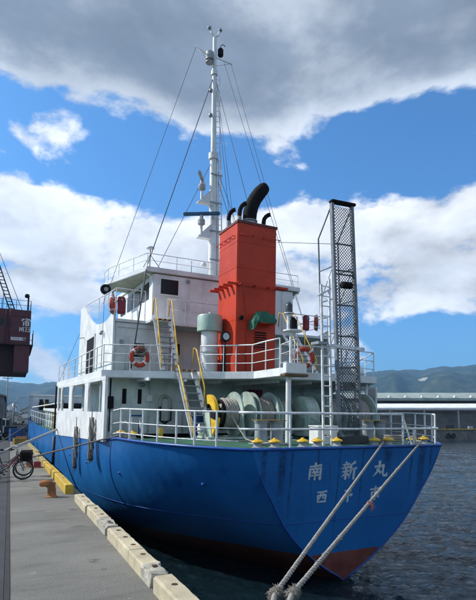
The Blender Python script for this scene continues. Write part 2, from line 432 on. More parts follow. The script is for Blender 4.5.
door = door.mesh('shutter_door', mat('warehouse_shutter', (.17, .17, .17), .7, var=.25, vscale=.6, rust=.3, rustscale=1.2))
col = MB().box(-.2, .2, -.2, .2, 0, 5.74).mesh('column', mat('warehouse_column', (.34, .34, .33), .7, var=.2))
unit = MB().box(-.7, .7, 0, .8, 0, .8).mesh('air_conditioner', WCAN)
for k in range(15):
    link('shutter_door', door, WH, (2+k*9.8, 0, 0))
    link('column', col, WH, (.6+k*9.8, -3.2, 0))
    link('air_conditioner', unit, WH, (5+k*9.8+(k % 3)*.9, 6.4, 7.0))
    link('clerestory_window', unit, WH, (5+k*9.8, 6.4, 7.27)) if False else None
for (a, w_, h_, c_) in ((34, 2.2, 1.5, (.05, .08, .16)), (48, 1.6, 1.1, (.30, .25, .1)), (60, 2.6, 1.3, (.04, .04, .045)), (66, 1.2, 1.0, (.35, .36, .36))):
    q = empty('cargo_crate', far(a, 143.5, -.045), (0, 0, -YAW))
    tag(q, {34: 'dark blue crate on the far quay behind the ship', 48: 'ochre crate on the far quay in front of the warehouse', 60: 'wide black bundle on the far quay', 66: 'small pale crate at the right of the far quay'}[a], 'crate', 'goods on the far quay')
    mm = mat('crate_%d' % a, c_, .8, var=.2)
    MB().box(-w_/2, w_/2, -.6, .6, .12, h_).build('body', mm, q, False, .03)
    MB().box(-w_/2-.05, w_/2+.05, -.65, .65, 0, .118).build('pallet', WOODB, q)

# hills: a ridge all round the far side, height read from its angle above the horizon
RIDGE = [(-75, .05), (-40, .075), (-12, .083), (-1, .0855), (2, .0808), (5, .0850), (8, .082), (10.5, .090), (16, .096), (22, .083), (28, .090), (33, .098), (38.4, .1040), (41, .1100), (43.5, .1095), (46, .1125), (48, .1160), (51, .1185), (56, .112), (70, .09), (95, .07), (120, .05)]
def hill_mesh():
    NA, NR = 640, 46; vs = []; R0, R1, R2 = 1250., 3500., 4300.
    for i in range(NA+1):
        az = lerp(-75, 120, i/NA); tr = cubic(az, [a for a, _ in RIDGE], [b for _, b in RIDGE])
        top = tr*R1*math.cos(R(az)-YAW) if abs(R(az)-YAW) < R(60) else tr*R1*.5
        for j in range(NR+1):
            t = j/NR; r = lerp(R0, R2, t); s = min(1, (r-R0)/(R1-R0))
            x, y = r*math.sin(R(az)), r*math.cos(R(az))
            z = top*(s**1.25)
            nz = mnoise.fractal(Vector((x/620, y/620, 3.3)), .9, 2.1, 5)
            rid = 1-abs(mnoise.noise(Vector((az*.22+nz*.25, r/2600, 1.7))))*2
            z += top*(nz*.26+(rid-.4)*.24)*s*(1-s)*3.2
            if s >= 1: z = top*(1-.25*(r-R1)/(R2-R1))
            z += mnoise.fractal(Vector((x/95, y/95, .3)), .8, 2, 4)*6.0*min(1, s*2)+mnoise.fractal(Vector((az*.55, r/900, 6.1)), .9, 2, 4)*16*s
            vs.append((x, y, WATER_Z+1.4+max(0, z) if j else WATER_Z-20))
    n = NR+1; fs = [(i*n+j, (i+1)*n+j, (i+1)*n+j+1, i*n+j+1) for i in range(NA) for j in range(NR)]
    me = bpy.data.meshes.new('hills'); me.from_pydata(vs, [], fs); me.shade_smooth()
    m = bpy.data.materials.new('forested_hill'); m.use_nodes = True; t = m.node_tree; b = t.nodes['Principled BSDF']
    b.inputs['Roughness'].default_value = .95; b.inputs['Specular IOR Level'].default_value = .1
    co = t.nodes.new('ShaderNodeTexCoord')
    def noi(s, d=8):
        q = t.nodes.new('ShaderNodeTexNoise'); q.inputs['Scale'].default_value = s; q.inputs['Detail'].default_value = d; q.inputs['Roughness'].default_value = .65
        t.links.new(co.outputs['Object'], q.inputs[0]); return q.outputs[0]
    def ramp(x, els):
        q = t.nodes.new('ShaderNodeValToRGB'); t.links.new(x, q.inputs[0]); e = q.color_ramp.elements
        e[0].position, e[0].color = els[0][0], (*els[0][1], 1); e[1].position, e[1].color = els[-1][0], (*els[-1][1], 1)
        for p, c in els[1:-1]: k = e.new(p); k.color = (*c, 1)
        return q.outputs[0]
    c1 = ramp(noi(.006), [(.35, (.018, .030, .020)), (.52, (.034, .054, .030)), (.68, (.085, .090, .055))])
    c2 = ramp(noi(.03), [(.35, (.55, .55, .55)), (.65, (1.2, 1.2, 1.2))])
    mx = t.nodes.new('ShaderNodeMix'); mx.data_type = 'RGBA'; mx.blend_type = 'MULTIPLY'; mx.inputs[0].default_value = 1
    t.links.new(c1, mx.inputs[6]); t.links.new(c2, mx.inputs[7])
    vm = t.nodes.new('ShaderNodeVectorMath'); vm.operation = 'SUBTRACT'; t.links.new(co.outputs['Object'], vm.inputs[0]); vm.inputs[1].default_value = (1838, 1855, 216)
    v2 = t.nodes.new('ShaderNodeVectorMath'); v2.operation = 'MULTIPLY'; t.links.new(vm.outputs[0], v2.inputs[0]); v2.inputs[1].default_value = (.040, .022, .028)
    ln = t.nodes.new('ShaderNodeVectorMath'); ln.operation = 'LENGTH'; t.links.new(v2.outputs[0], ln.inputs[0])
    ad = t.nodes.new('ShaderNodeMath'); ad.operation = 'ADD'; t.links.new(ln.outputs['Value'], ad.inputs[0]); t.links.new(noi(.05), ad.inputs[1])
    cl = t.nodes.new('ShaderNodeMapRange'); t.links.new(ad.outputs[0], cl.inputs[0]); cl.inputs[1].default_value = 1.25; cl.inputs[2].default_value = 1.05
    mc = t.nodes.new('ShaderNodeMix'); mc.data_type = 'RGBA'; t.links.new(cl.outputs[0], mc.inputs[0]); t.links.new(mx.outputs[2], mc.inputs[6]); mc.inputs[7].default_value = (.34, .32, .27, 1)   # a bare landslip scar
    t.links.new(mc.outputs[2], b.inputs['Base Color'])
    me.materials.append(m); tag(link('hills', me), kind='structure')
hill_mesh()
# land behind the quay and far shore, out to the foot of the hills
mb = MB(); vs = []
for i in range(61):
    az = R(lerp(-75, 2.0, i/60)); vs += [(330*math.tan(az) if abs(az) < 1.3 else -1100, 326, 0), (1500*math.sin(az), 1500*math.cos(az), 0)]
for i in range(61): pass
mb.v = [(x, y, -.06) for x, y, z in vs]; mb.f = [(2*i, 2*i+2, 2*i+3, 2*i+1) for i in range(60)]
tag(mb.build('ground', GROUND), kind='structure')

# pale clearing on the right-hand hill
def hill_point(az, s):
    tr = cubic(az, [a for a, _ in RIDGE], [b for _, b in RIDGE]); r = lerp(1250, 3500, s)
    return r, tr
# haze: one closed box of thin air
hz = MB().box(-5200, 5200, -420, 5200, -26, 640).build('haze', bpy.data.materials.new('thin_air'))
hm = hz.data.materials[0]; hm.use_nodes = True; ht = hm.node_tree; ht.nodes.clear()
pv = ht.nodes.new('ShaderNodeVolumePrincipled'); pv.inputs['Color'].default_value = (.30, .60, 1.0, 1); pv.inputs['Density'].default_value = .00018
pv.inputs['Anisotropy'].default_value = 0.2
oo = ht.nodes.new('ShaderNodeOutputMaterial'); ht.links.new(pv.outputs[0], oo.inputs['Volume'])
tag(hz, kind='stuff')
# ------------------------------------------------------------------ the ship
# ship axes: x to starboard, y forward, z up from the deck at the stern; trimmed by the stern, so the whole ship tilts a little
SHIP = empty('cargo_ship', (9.14309, 11.92281, 0.92), (R(2.3), 0, R(2.0)))
tag(SHIP, 'blue hulled cargo ship moored stern first with white house and red funnel', 'ship')

HS = [0, -.65, -1.35, -2.2, -2.95, -3.5, -3.9, -4.6, -5.2, -5.6]
FS = [0, .7, 1.5, 3, 4.5, 6, 8, 11, 15, 20, 43, 46, 49, 52, 55]
HB = {0: [3.40, 3.12, 2.70, 2.14, 1.38, .62, .03, .02, .01, .0],
      .7: [4.02, 3.72, 3.25, 2.60, 1.80, .98, .33, .02, .01, .0],
      1.5: [4.62, 4.34, 3.86, 3.12, 2.24, 1.36, .70, .05, .01, .0],
      3: [5.28, 5.06, 4.66, 3.98, 3.05, 2.10, 1.35, .20, .02, .0],
      4.5: [5.66, 5.52, 5.24, 4.72, 3.90, 2.95, 2.15, .65, .06, .0],
      6: [5.88, 5.82, 5.66, 5.26, 4.60, 3.75, 2.95, 1.30, .2, .0],
      8: [6.0, 5.98, 5.90, 5.65, 5.18, 4.55, 3.90, 2.4, .9, .1],
      11: [6.0, 6.0, 5.98, 5.90, 5.66, 5.30, 4.90, 3.8, 2.2, .8],
      15: [6.0, 6.0, 6.0, 5.98, 5.92, 5.80, 5.62, 5.0, 3.9, 2.2],
      20: [6.0, 6.0, 6.0, 6.0, 6.0, 5.96, 5.90, 5.65, 5.0, 3.6],
      43: [6.0, 6.0, 6.0, 6.0, 5.98, 5.94, 5.86, 5.6, 4.9, 3.5],
      46: [5.55, 5.45, 5.35, 5.25, 5.15, 5.05, 4.9, 4.5, 3.7, 2.4],
      49: [4.4, 4.2, 4.0, 3.85, 3.7, 3.55, 3.4, 3.0, 2.4, 1.4],
      52: [2.7, 2.4, 2.15, 2.0, 1.9, 1.8, 1.7, 1.5, 1.2, .6],
      55: [.12, .1, .1, .1, .1, .1, .1, .1, .1, .05]}
COLS = [[HB[f][k] for f in FS] for k in range(len(HS))]
def half(f, h):
    v = [cubic(f, FS, c) for c in COLS]
    return cubic(-h, [-x for x in HS], v)
SHF = [0, 5, 6, 11.5, 18.5, 30, 43, 47, 55]; SHH = [0, 0, -.10, -.31, -.62, -.66, -.60, -.2, 1.6]
def sheer(f): return interp(f, SHF, SHH)
def rake(f, h): return f-.15*h*max(0, 1-f/4.0)

def hull():
    fs = [0, .12, .3, .5, .75, 1, 1.3, 1.6, 2, 2.5, 3, 3.5, 4, 4.5, 5, 5.5, 6, 7, 8, 9, 10, 11, 12, 13.5, 15, 17, 18.5, 20, 24, 28, 32, 36, 40, 43, 44.5, 46, 47.5, 49, 50.5, 52, 53.5, 55]
    NT = 30; mb = MB()
    for sg in (-1, 1):
        o = len(mb.v)
        for f in fs:
            bot = -3.9 if f == 0 else -5.6 if f >= 6 else lerp(-4.0, -5.6, f/6)
            for k in range(NT+1):
                h = lerp(sheer(f), bot, k/NT); mb.v.append((sg*half(f, h), rake(f, h), h))
        n = NT+1
        for i in range(len(fs)-1):
            for k in range(NT):
                a = (o+i*n+k, o+(i+1)*n+k, o+(i+1)*n+k+1, o+i*n+k+1); mb.f.append(a if sg > 0 else a[::-1]); mb.mi.append(0)
    # transom
    o = len(mb.v)
    for k in range(NT+1):
        h = lerp(0, -3.9, k/NT)
        for q in range(-6, 7): mb.v.append((half(0, h)*q/6, rake(0, h)-.004, h))
    for k in range(NT):
        for q in range(12):
            a = o+k*13+q; mb.f.append((a, a+1, a+14, a+13)); mb.mi.append(0)
    # bottom closing strip
    return mb
m = bpy.data.materials.new('hull_paint'); m.use_nodes = True; t = m.node_tree; b = t.nodes['Principled BSDF']
def N(t, ty, **k):
    n = t.nodes.new(ty)
    for a, v in k.items(): setattr(n, a, v)
    return n
def hull_material():
    L = t.links.new
    co = N(t, 'ShaderNodeTexCoord'); sp = N(t, 'ShaderNodeSeparateXYZ'); L(co.outputs['Object'], sp.inputs[0])
    def noi(scale, vec=None, detail=8, ro=.62):
        n = N(t, 'ShaderNodeTexNoise'); n.inputs['Scale'].default_value = scale; n.inputs['Detail'].default_value = detail; n.inputs['Roughness'].default_value = ro
        L(vec or co.outputs['Object'], n.inputs[0]); return n.outputs[0]
    def st(x, lo, hi):
        n = N(t, 'ShaderNodeMapRange', interpolation_type='SMOOTHSTEP'); L(x, n.inputs[0]); n.inputs[1].default_value = lo; n.inputs[2].default_value = hi; return n.outputs[0]
    def mt(op, a, bb):
        n = N(t, 'ShaderNodeMath', operation=op)
        for i, v in enumerate((a, bb)):
            if isinstance(v, (int, float)): n.inputs[i].default_value = v
            else: L(v, n.inputs[i])
        return n.outputs[0]
    def mix(f, a, bb, k=1.0):
        n = N(t, 'ShaderNodeMix', data_type='RGBA'); f = mt('MULTIPLY', f, k); L(f, n.inputs[0])
        for i, v in ((6, a), (7, bb)):
            if isinstance(v, tuple): n.inputs[i].default_value = (*v, 1)
            else: L(v, n.inputs[i])
        return n.outputs[2]
    mp = N(t, 'ShaderNodeMapping'); L(co.outputs['Object'], mp.inputs[0]); mp.inputs[3].default_value = (2.7, 1.9, .13)
    mp2 = N(t, 'ShaderNodeMapping'); L(co.outputs['Object'], mp2.inputs[0]); mp2.inputs[3].default_value = (6, 5, .5)
    blue = mix(st(noi(.7), .3, .7), (.0075, .108, .33), (.012, .145, .41))
    blue = mix(mt('MULTIPLY', st(noi(1.0, mp.outputs[0]), .60, .74), st(sp.outputs[2], -2.6, -.6)), blue, (.004, .022, .085), .6)        # dark runs below scuppers and fairleads
    blue = mix(st(noi(1.0, mp2.outputs[0]), .60, .72), blue, (.02, .05, .12), .4)
    blue = mix(st(noi(6.5), .65, .71), blue, (.11, .05, .03), .6); blue = mix(st(noi(14), .66, .70), blue, (.12, .17, .26), .3)
    wob = mt('MULTIPLY', mt('SUBTRACT', noi(1.6), .5), .10)
    for (c, w_, ln) in ((-3.02, .10, 1.5), (-2.45, .16, 2.0), (-2.15, .05, 2.6), (-1.30, .05, 1.2), (-.55, .035, 3.4), (.28, .04, 2.4), (1.22, .20, 1.0), (2.2, .05, 2.0), (2.62, .20, 2.2), (3.0, .07, 1.2)):
        d_ = mt('ABSOLUTE', mt('ADD', mt('SUBTRACT', sp.outputs[0], c), wob), 0)
        band = mt('MULTIPLY', mt('SUBTRACT', 1, st(d_, w_*.35, w_)), st(sp.outputs[2], -ln, -ln*.25))
        band = mt('MULTIPLY', band, mt('SUBTRACT', 1, st(sp.outputs[1], .62, .7)))
        blue = mix(mt('MULTIPLY', band, st(noi(7), .25, .6)), blue, (.004, .022, .075), .75)
    red = mix(st(noi(1.4), .3, .7), (.11, .030, .024), (.21, .066, .050))
    red = mix(st(noi(1.0, mp.outputs[0]), .5, .7), red, (.05, .030, .026), .7)
    red = mix(st(noi(9), .62, .68), red, (.30, .27, .24), .3)
    lvl = mt('ADD', mt('ADD', sp.outputs[2], mt('MULTIPLY', sp.outputs[1], .040)), mt('MULTIPLY', mt('SUBTRACT', noi(2.5), .5), .05))
    base = mix(st(lvl, -3.00, -2.97), red, blue)
    scum = mt('MULTIPLY', st(lvl, -3.9, -3.35), mt('SUBTRACT', 1, st(lvl, -3.02, -2.95)))
    L(base, b.inputs['Base Color'])
    rr = N(t, 'ShaderNodeMapRange'); L(noi(2.0), rr.inputs[0]); rr.inputs[3].default_value = .26; rr.inputs[4].default_value = .5; L(rr.outputs[0], b.inputs['Roughness'])
    # plating: shallow dents between frames
    mp3 = N(t, 'ShaderNodeMapping'); L(co.outputs['Object'], mp3.inputs[0]); mp3.inputs[3].default_value = (1.2, 1.3, .7)
    bp = N(t, 'ShaderNodeBump'); bp.inputs['Strength'].default_value = .45; bp.inputs['Distance'].default_value = .05
    wv = N(t, 'ShaderNodeTexWave', wave_type='BANDS', bands_direction='Y'); L(co.outputs['Object'], wv.inputs[0]); wv.inputs['Scale'].default_value = .55; wv.inputs['Distortion'].default_value = 1.5; wv.inputs['Detail'].default_value = 2
    hsum = mt('ADD', noi(1.0, mp3.outputs[0], 3), mt('MULTIPLY', wv.outputs[1], .22))
    L(hsum, bp.inputs['Height']); L(bp.outputs[0], b.inputs['Normal'])
hull_material()
HULLM = m
BLUE = mat('hull_blue_trim', (.007, .075, .33), .35, var=.25, vscale=3, rust=.25, rustscale=6)
hl = hull().build('hull', HULLM, SHIP, 28)

# gunwale bar along the deck edge, lips on both sides of the transom, fender bar low on the hull
edge = [(half(f, sheer(f)), f, sheer(f)) for f in [0, .15, .35, .6, .9, 1.2, 1.6, 2, 2.5, 3, 3.6, 4.3, 5, 5.6, 6]]
gun = [(-x, y, z+.01) for x, y, z in reversed(edge)]+[(x, y, z+.01) for x, y, z in edge]
MB().tube(gun, .045, 8).build('gunwale', BLUE, hl, True)
for sg in (-1, 1):
    lip = [(sg*half(0, h)*1.003, rake(0, h)-.01, h) for h in [(-.55 if sg < 0 else -.05)-(3.3 if sg < 0 else 3.8)*i/22 for i in range(23)]]
    MB().tube(lip, [.006+.022*min(1, i/5) for i in range(23)], 8).build('transom_lip', BLUE, hl, True)
weld = [(half(f, -2.05-.04*f)+.004, rake(f, -2.05-.04*f), -2.05-.04*f) for f in [0, .5, 1, 1.5, 2, 3, 4, 5, 6, 7, 8, 10, 12]]
for sg in (-1, 1): MB().tube([(sg*x, y, z) for x, y, z in weld], .012, 5).build('weld_seam', BLUE, hl, True)
MB().tube([(lerp(-2.2, 2.2, i/8), rake(0, -2.05)-.01, -2.05) for i in range(9)], .011, 5).build('weld_seam', BLUE, hl, True)
for f, h in ((1.55, -1.05), (5.3, -1.15), (9.2, -1.2), (13.5, -1.3)):      # discharge lips on the port side
    x = -half(f, h)
    MB().tube([(x+.06, f, h), (x-.035, f, h)], .042, 10).build('discharge_pipe', BLUE, hl, True)

# lettering on the transom: brushed characters built from tapered strokes, raised plates welded on
G = {
 'nan': [[(.12, .80, .05), (.5, .83, .045), (.90, .86, .075)], [(.50, 1.0, .075), (.49, .84, .06), (.47, .68, .045)], [(.14, .66, .07), (.13, .35, .06), (.10, .04, .03)], [(.14, .65, .045), (.5, .67, .04), (.88, .69, .06)], [(.87, .69, .075), (.87, .3, .065), (.86, .06, .07)], [(.86, .06, .07), (.76, .12, .02)],
         [(.36, .60, .05), (.42, .48, .055)], [(.64, .62, .05), (.56, .48, .045)], [(.28, .44, .04), (.72, .47, .05)], [(.24, .27, .04), (.76, .30, .05)], [(.5, .47, .05), (.5, .02, .055)]],
 'shin': [[(.24, 1.0, .05), (.29, .92, .055)], [(.04, .84, .04), (.27, .86, .04), (.48, .89, .055)], [(.15, .80, .045), (.19, .69, .05)], [(.40, .84, .05), (.33, .70, .04)], [(.0, .64, .04), (.27, .67, .04), (.52, .70, .055)], [(.04, .44, .04), (.27, .47, .04), (.50, .49, .05)], [(.27, .66, .06), (.27, .02, .06)], [(.27, .02, .055), (.19, .09, .02)], [(.25, .44, .05), (.15, .27, .04), (.02, .14, .015)], [(.33, .38, .03), (.47, .22, .06)],
          [(.88, .98, .07), (.74, .89, .05), (.60, .83, .03)], [(.61, .84, .065), (.61, .45, .055), (.50, .06, .02)], [(.62, .57, .045), (.80, .59, .04), (1.0, .62, .06)], [(.84, .59, .065), (.83, .0, .06)]],
 'maru': [[(.10, .66, .05), (.4, .68, .045), (.72, .72, .07)], [(.42, 1.0, .075), (.40, .62, .06), (.26, .28, .045), (.02, .04, .015)], [(.70, .72, .07), (.67, .42, .06), (.68, .16, .06), (.80, .06, .07), (.97, .07, .06), (.98, .24, .02)], [(.22, .50, .035), (.40, .38, .06), (.52, .26, .07)]],
 'nishi': [[(.05, .90, .05), (.5, .92, .045), (.95, .95, .075)], [(.12, .62, .07), (.16, .05, .07)], [(.12, .62, .05), (.88, .66, .06)], [(.88, .66, .08), (.84, .05, .07)], [(.15, .08, .05), (.86, .10, .06)], [(.38, .92, .06), (.36, .50, .05), (.24, .30, .03)], [(.60, .92, .06), (.60, .40, .05), (.78, .38, .045)]],
 'yo': [[(.16, .92, .05), (.5, .93, .045), (.80, .95, .065)], [(.80, .95, .06), (.66, .80, .05), (.50, .70, .03)], [(.34, .80, .04), (.58, .66, .07)], [(.05, .54, .05), (.5, .56, .045), (.92, .60, .07)], [(.92, .60, .06), (.84, .50, .04), (.76, .43, .02)], [(.52, .56, .075), (.52, .06, .07)], [(.52, .06, .06), (.36, .16, .02)]],
 'shi': [[(.50, 1.0, .06), (.53, .88, .07)], [(.04, .80, .05), (.5, .82, .045), (.96, .85, .075)], [(.20, .58, .065), (.20, .14, .06)], [(.20, .57, .05), (.80, .60, .06)], [(.80, .60, .075), (.80, .16, .065), (.70, .20, .02)], [(.50, .82, .07), (.50, -.02, .075)]],
}
def glyph(key, x0, x1, h0, h1):
    mb = MB(); W, H = x1-x0, h1-h0
    for st in G[key]:
        L = []; Rr = []
        for i, (u, v, w) in enumerate(st):
            a = st[max(0, i-1)]; c = st[min(len(st)-1, i+1)]
            dx, dy = (c[0]-a[0])*W, (c[1]-a[1])*H; l = math.hypot(dx, dy) or 1; nx, ny = -dy/l, dx/l; ww = w*1.12*W
            ex = 0
            if i == 0: ex = -.4
            if i == len(st)-1: ex = .4
            px, py = x0+u*W+dx/l*ww*ex, h0+v*H+dy/l*ww*ex
            L.append((px+nx*ww, py+ny*ww)); Rr.append((px-nx*ww, py-ny*ww))
        n = len(st); o = len(mb.v); j = random.uniform(0, .002)
        for off in (.002, -.010-j):
            for (x, h) in L+Rr: mb.v.append((x, rake(0, h)-.006+off, h))
        for i in range(n-1):
            mb.f.append((o+2*n+i, o+2*n+i+1, o+3*n+i+1, o+3*n+i))
            mb.f.append((o+i, o+i+1, o+2*n+i+1, o+2*n+i)); mb.f.append((o+n+i, o+n+i+1, o+3*n+i+1, o+3*n+i))
        mb.f.append((o, o+n, o+3*n, o+2*n)); mb.f.append((o+n-1, o+2*n-1, o+4*n-1, o+3*n-1)); mb.mi += [0]*((n-1)*3+2)
    return mb.build('letter', LETTER, hl)
glyph('nan', -1.61, -1.13, -.87, -.40); glyph('shin', -.45, .07, -.90, -.40); glyph('maru', .70, 1.25, -.88, -.42)
glyph('nishi', -1.25, -.90, -1.52, -1.19); glyph('yo', -.34, .02, -1.57, -1.20); glyph('shi', .64, 1.06, -1.56, -1.17)

# main deck
dk = MB(); fl = [0, .3, .6, 1, 1.6, 2.2, 3, 4, 5, 6, 8, 12, 18.5]
for f in fl: dk.v += [(-half(f, 0)+.03, f, sheer(f)-.015), (0, f, sheer(f)-.015+.06), (half(f, 0)-.03, f, sheer(f)-.015)]
for i in range(len(fl)-1):
    for k in (0, 1): dk.f.append((i*3+k, i*3+k+1, i*3+k+4, i*3+k+3)); dk.mi.append(0)
dk.build('main_deck', DECKG, SHIP)
dk = MB(); fl = [18.5, 24, 30, 36, 43, 46, 49, 52, 54.5]
for f in fl: dk.v += [(-half(f, -.65)+.03, f, sheer(f)-.5), (half(f, -.65)-.03, f, sheer(f)-.5)]
for i in range(len(fl)-1): dk.f.append((i*2, i*2+1, i*2+3, i*2+2)); dk.mi.append(0)
dk.build('fore_deck', DECKG, SHIP)

# ---- railings
def railing(name, path, heights, r_top=.030, r_mid=.020, posts=None, post_r=.031, H=1.0, matl=RAILW, lean=0.0, post_h=None):
    """path: deck points; posts: indices of path that carry a post"""
    rl = empty(name, (0, 0, 0), (0, 0, 0), SHIP)
    for h in heights:
        MB().tube([(x, y, z+h) for x, y, z in path], r_top if h == heights[0] else r_mid, 8).build('rail', matl, rl, True)
    pm = MB().tube([(0, 0, 0), (0, 0, post_h or heights[0])], post_r, 8).add([], []).mesh('post', matl, 40)
    for i in (posts if posts is not None else range(len(path))): link('post', pm, rl, path[i])
    return rl
def deckpt(f, sg, ins=.10): return (sg*(half(f, 0)-ins), f, sheer(f)+.0)
pf_ = [5.9, 5.0, 4.3, 3.5, 2.75, 2.0, 1.4, .85, .45, .2]
port = [deckpt(f, -1) for f in pf_]
stern = [(x, .16, 0) for x in (-3.1, -2.62, -2.15, -.9, .1, .9, 1.75, 2.4, 3.0)]
stbd = [deckpt(f, 1) for f in (.3, .7, 1.2, 1.9, 2.7, 3.6, 4.5, 5.4)]
railing('railing', port[:8]+[(-3.55, .5, 0)], [.98, .54, .20], .026, .017, [0, 1, 2, 3, 4, 5, 6, 7])
railing('railing', [(-3.55, .5, 0)]+stern[:6]+[(1.95, .16, 0)], [.97, .53], .034, .030, [3, 7])
railing('railing', [(1.95, .16, 0)]+stern[7:]+[deckpt(f, 1) for f in (.12, .35)], [.53], .034, .03, [1], post_h=.53)
railing('railing', stbd[1:], [.97, .53, .2], .030, .018)
MB().beam((1.95, .18, .95), (2.12, -.03, .05), .05).build('rail_brace', RAILW, SHIP)

# ---- roller fairleads along the stern and the two by the house
base = MB().lathe([(.15, 0), (.165, .03), (.12, .05), (.105, .10), (.11, .15)], n=18).mesh('base', BITT, 40)
capm = MB().lathe([(.155, .0), (.17, .02), (.155, .05), (.085, .08), (.045, .105), (.04, .12), (.015, .13)], n=20).mesh('cap', YELLOW, 40)
for (x, y) in [(-3.02, .42), (-2.52, .36), (-1.62, .34), (-1.13, .34), (-.42, .36), (.95, .30), (1.50, .32), (2.50, .34), (3.12, .44), (-5.55, 5.35), (-5.35, 4.6)]:
    e = empty('roller_fairlead', (x, y, .01), (0, 0, 0), SHIP)
    link('base', base, e); link('cap', capm, e, (0, 0, .152))
# ---- double bitts
bm = MB().lathe([(.19, 0), (.19, .60), (.215, .61), (.215, .66)], n=20).mesh('bollard_post', BITT, 40)
for (x, y) in ((-2.05, 1.5), (2.05, 1.6)):
    e = empty('mooring_bitts', (x, y, .02), (0, 0, 0), SHIP)
    MB().box(-.55, .55, -.26, .26, 0, .035).build('base_plate', BITT, e, False, .008)
    for dx in (-.27, .27): link('bollard_post', bm, e, (dx, 0, .036))
    MB().box(-.5, .5, -.2, .2, .697, .722).build('top_plate', BRASS, e, False, .008)

# ---- mooring winches
def rope_drum(x0, x1, r):
    mb = MB(); n = max(3, int((x1-x0)/.045))
    for i in range(n):
        x = lerp(x0+.02, x1-.02, i/(n-1)); mb.torus((x, 0, 0), r-.03+random.uniform(-.02, .02), .030, 'X', 26, 6)
    mb.lathe([(r-.05, x0), (r-.05, x1)], axis='X', n=20)
    return mb
def flange(x, r, th=.05):
    mb = MB().lathe([(r-.05, x-th*.3), (r, x-th*.5), (r, x+th*.5), (r-.05, x+th*.3)], axis='X', n=36)
    for k in range(6):
        a = PI*k/3; mb.beam((x+th*.55, .16*math.cos(a), .16*math.sin(a)), (x+th*.55, (r-.06)*math.cos(a), (r-.06)*math.sin(a)), .05, .03, (1, 0, 0))
    return mb
def winch(x, y, items, foot):
    e = empty('mooring_winch', (x, y, .03), (0, 0, 0), SHIP); H = .82
    for it in items:
        k = it[0]
        if k == 'flange': o = flange(it[1], it[2]).build('flange', WGREEN, e, 35)
        elif k == 'drum': o = rope_drum(it[1], it[2], it[3]).build('rope_drum', ROPEM, e, True)
        elif k == 'gear':
            o = MB().lathe([(it[3]-.06, it[1]), (it[3], it[1]+.05), (it[3], it[2]-.05), (it[3]-.06, it[2])], axis='X', n=32).build('gear_case', it[4], e, 35)
        elif k == 'brake': o = MB().torus((it[1], 0, 0), it[2], .05, 'X', 30, 6).build('brake_band', it[3], e, True)
        o.location.z = H
    MB().tube([(items[0][1]-.1, 0, H), (items[-1][1]+.35, 0, H)], .07, 12).build('shaft', STEELG, e, 40)
    for fx in foot:
        MB().prism([(-.42, 0), (.42, 0), (.16, .92), (-.16, .92)], fx-.05, fx+.05, 'X').build('bearing_stand', WGREEN, e)
    MB().box(foot[0]-.2, foot[-1]+.2, -.5, .5, 0, .07).build('bed_plate', WGREEN, e)
    return e
w1 = winch(-2.55, 4.15, [('gear', -.20, -.02, .40, BLACK), ('brake', .06, .47, BLACK), ('drum', .10, .55, .55), ('flange', .60, .78), ('flange', 1.08, .80), ('flange', 1.28, .78), ('brake', 1.35, .50, BLACK), ('drum', 1.40, 1.90, .60), ('flange', 1.98, .80), ('gear', 2.12, 2.30, .66, WGREEN), ('gear', 2.38, 2.72, .52, WGREEN)], (-.34, .84, 2.52))
MB().box(2.32, 2.80, -.35, .35, .08, .62).build('motor_box', WGREEN, w1, False, .03)
def guard(a0, a1, r0, r1):
    P = [(r1*math.cos(R(lerp(a0, a1, i/10))), .82+r1*math.sin(R(lerp(a0, a1, i/10)))) for i in range(11)]+[(r0*math.cos(R(lerp(a1, a0, i/10))), .82+r0*math.sin(R(lerp(a1, a0, i/10)))) for i in range(11)]
    MB().prism(P, -.36, -.24, 'X').build('guard_plate', YELLOW, w1, False, .01)
guard(75, 172, .34, .66); guard(188, 262, .22, .78)
MB().prism([(-.66, .92), (-.30, .98), (-.30, .70), (-.66, .66)], -.40, -.365, 'X').build('guard_plate', BLACK, w1)
w2 = winch(.95, 3.7, [('gear', -.50, .0, .68, WGREEN), ('flange', .42, .80), ('drum', .48, 1.0, .60), ('flange', 1.05, .80), ('flange', 1.30, .78), ('drum', 1.55, 2.3, .62), ('flange', 2.4, .84)], (.22, 1.18, 2.65))
MB().lathe([(.14, 0), (.20, .04), (.20, .62), (.14, .66)], (-.15, -.55, .30), 'X', 18).build('motor', WGREEN, w2, 35)
MB().box(-.5, .15, -.4, .4, .08, .75).build('motor_box', WGREEN, w2, False, .03)

# ---- deckhouse at main deck level, open side passages
AW = 7.6
dh = MB().box(-4.7, 4.7, AW, 19, .0, 2.095).build('deckhouse', PALEGREEN, SHIP)
MB().box(-5.86, -4.702, AW+.02, AW+.10, -.1, 2.094).build('passage_bulkhead', PALEGREEN, SHIP)
for x in (-5.02, -4.42): MB().box(x, x+.15, AW-.012, AW+.015, 1.15, 1.72).build('vent_slit', BLACK, dh)
MB().box(-5.62, -5.38, AW-.22, AW-.01, .95, 1.42).build('switch_box', BLACK, dh, False, .02)
MB().tube([(-5.5, AW-.1, 1.42), (-5.5, AW-.1, 2.09)], .03, 8).build('conduit', BLACK, dh, True)
MB().tube([(-5.5, AW-.1, .95), (-5.5, AW-.1, .1)], .025, 8).build('conduit', BLACK, dh, True)
MB().lathe([(.02, 0), (.11, .03), (.12, .12), (.06, .18)], (-4.30, AW-.16, 1.8), 'Z', 14).build('deck_lamp', STEELG, dh, True)
for x in (-3.2, .1): 
    MB().box(x, x+.85, AW-.03, AW+.02, .12, 1.95).build('door', GREYWHITE, dh, False, .02)
MB().box(.35, 1.0, AW-.20, AW-.01, 1.35, 1.85).build('notice_board', DRED, dh)
MB().box(-1.5, -1.15, AW-.06, AW-.01, .75, 1.5).build('louvre', BLACK, dh)
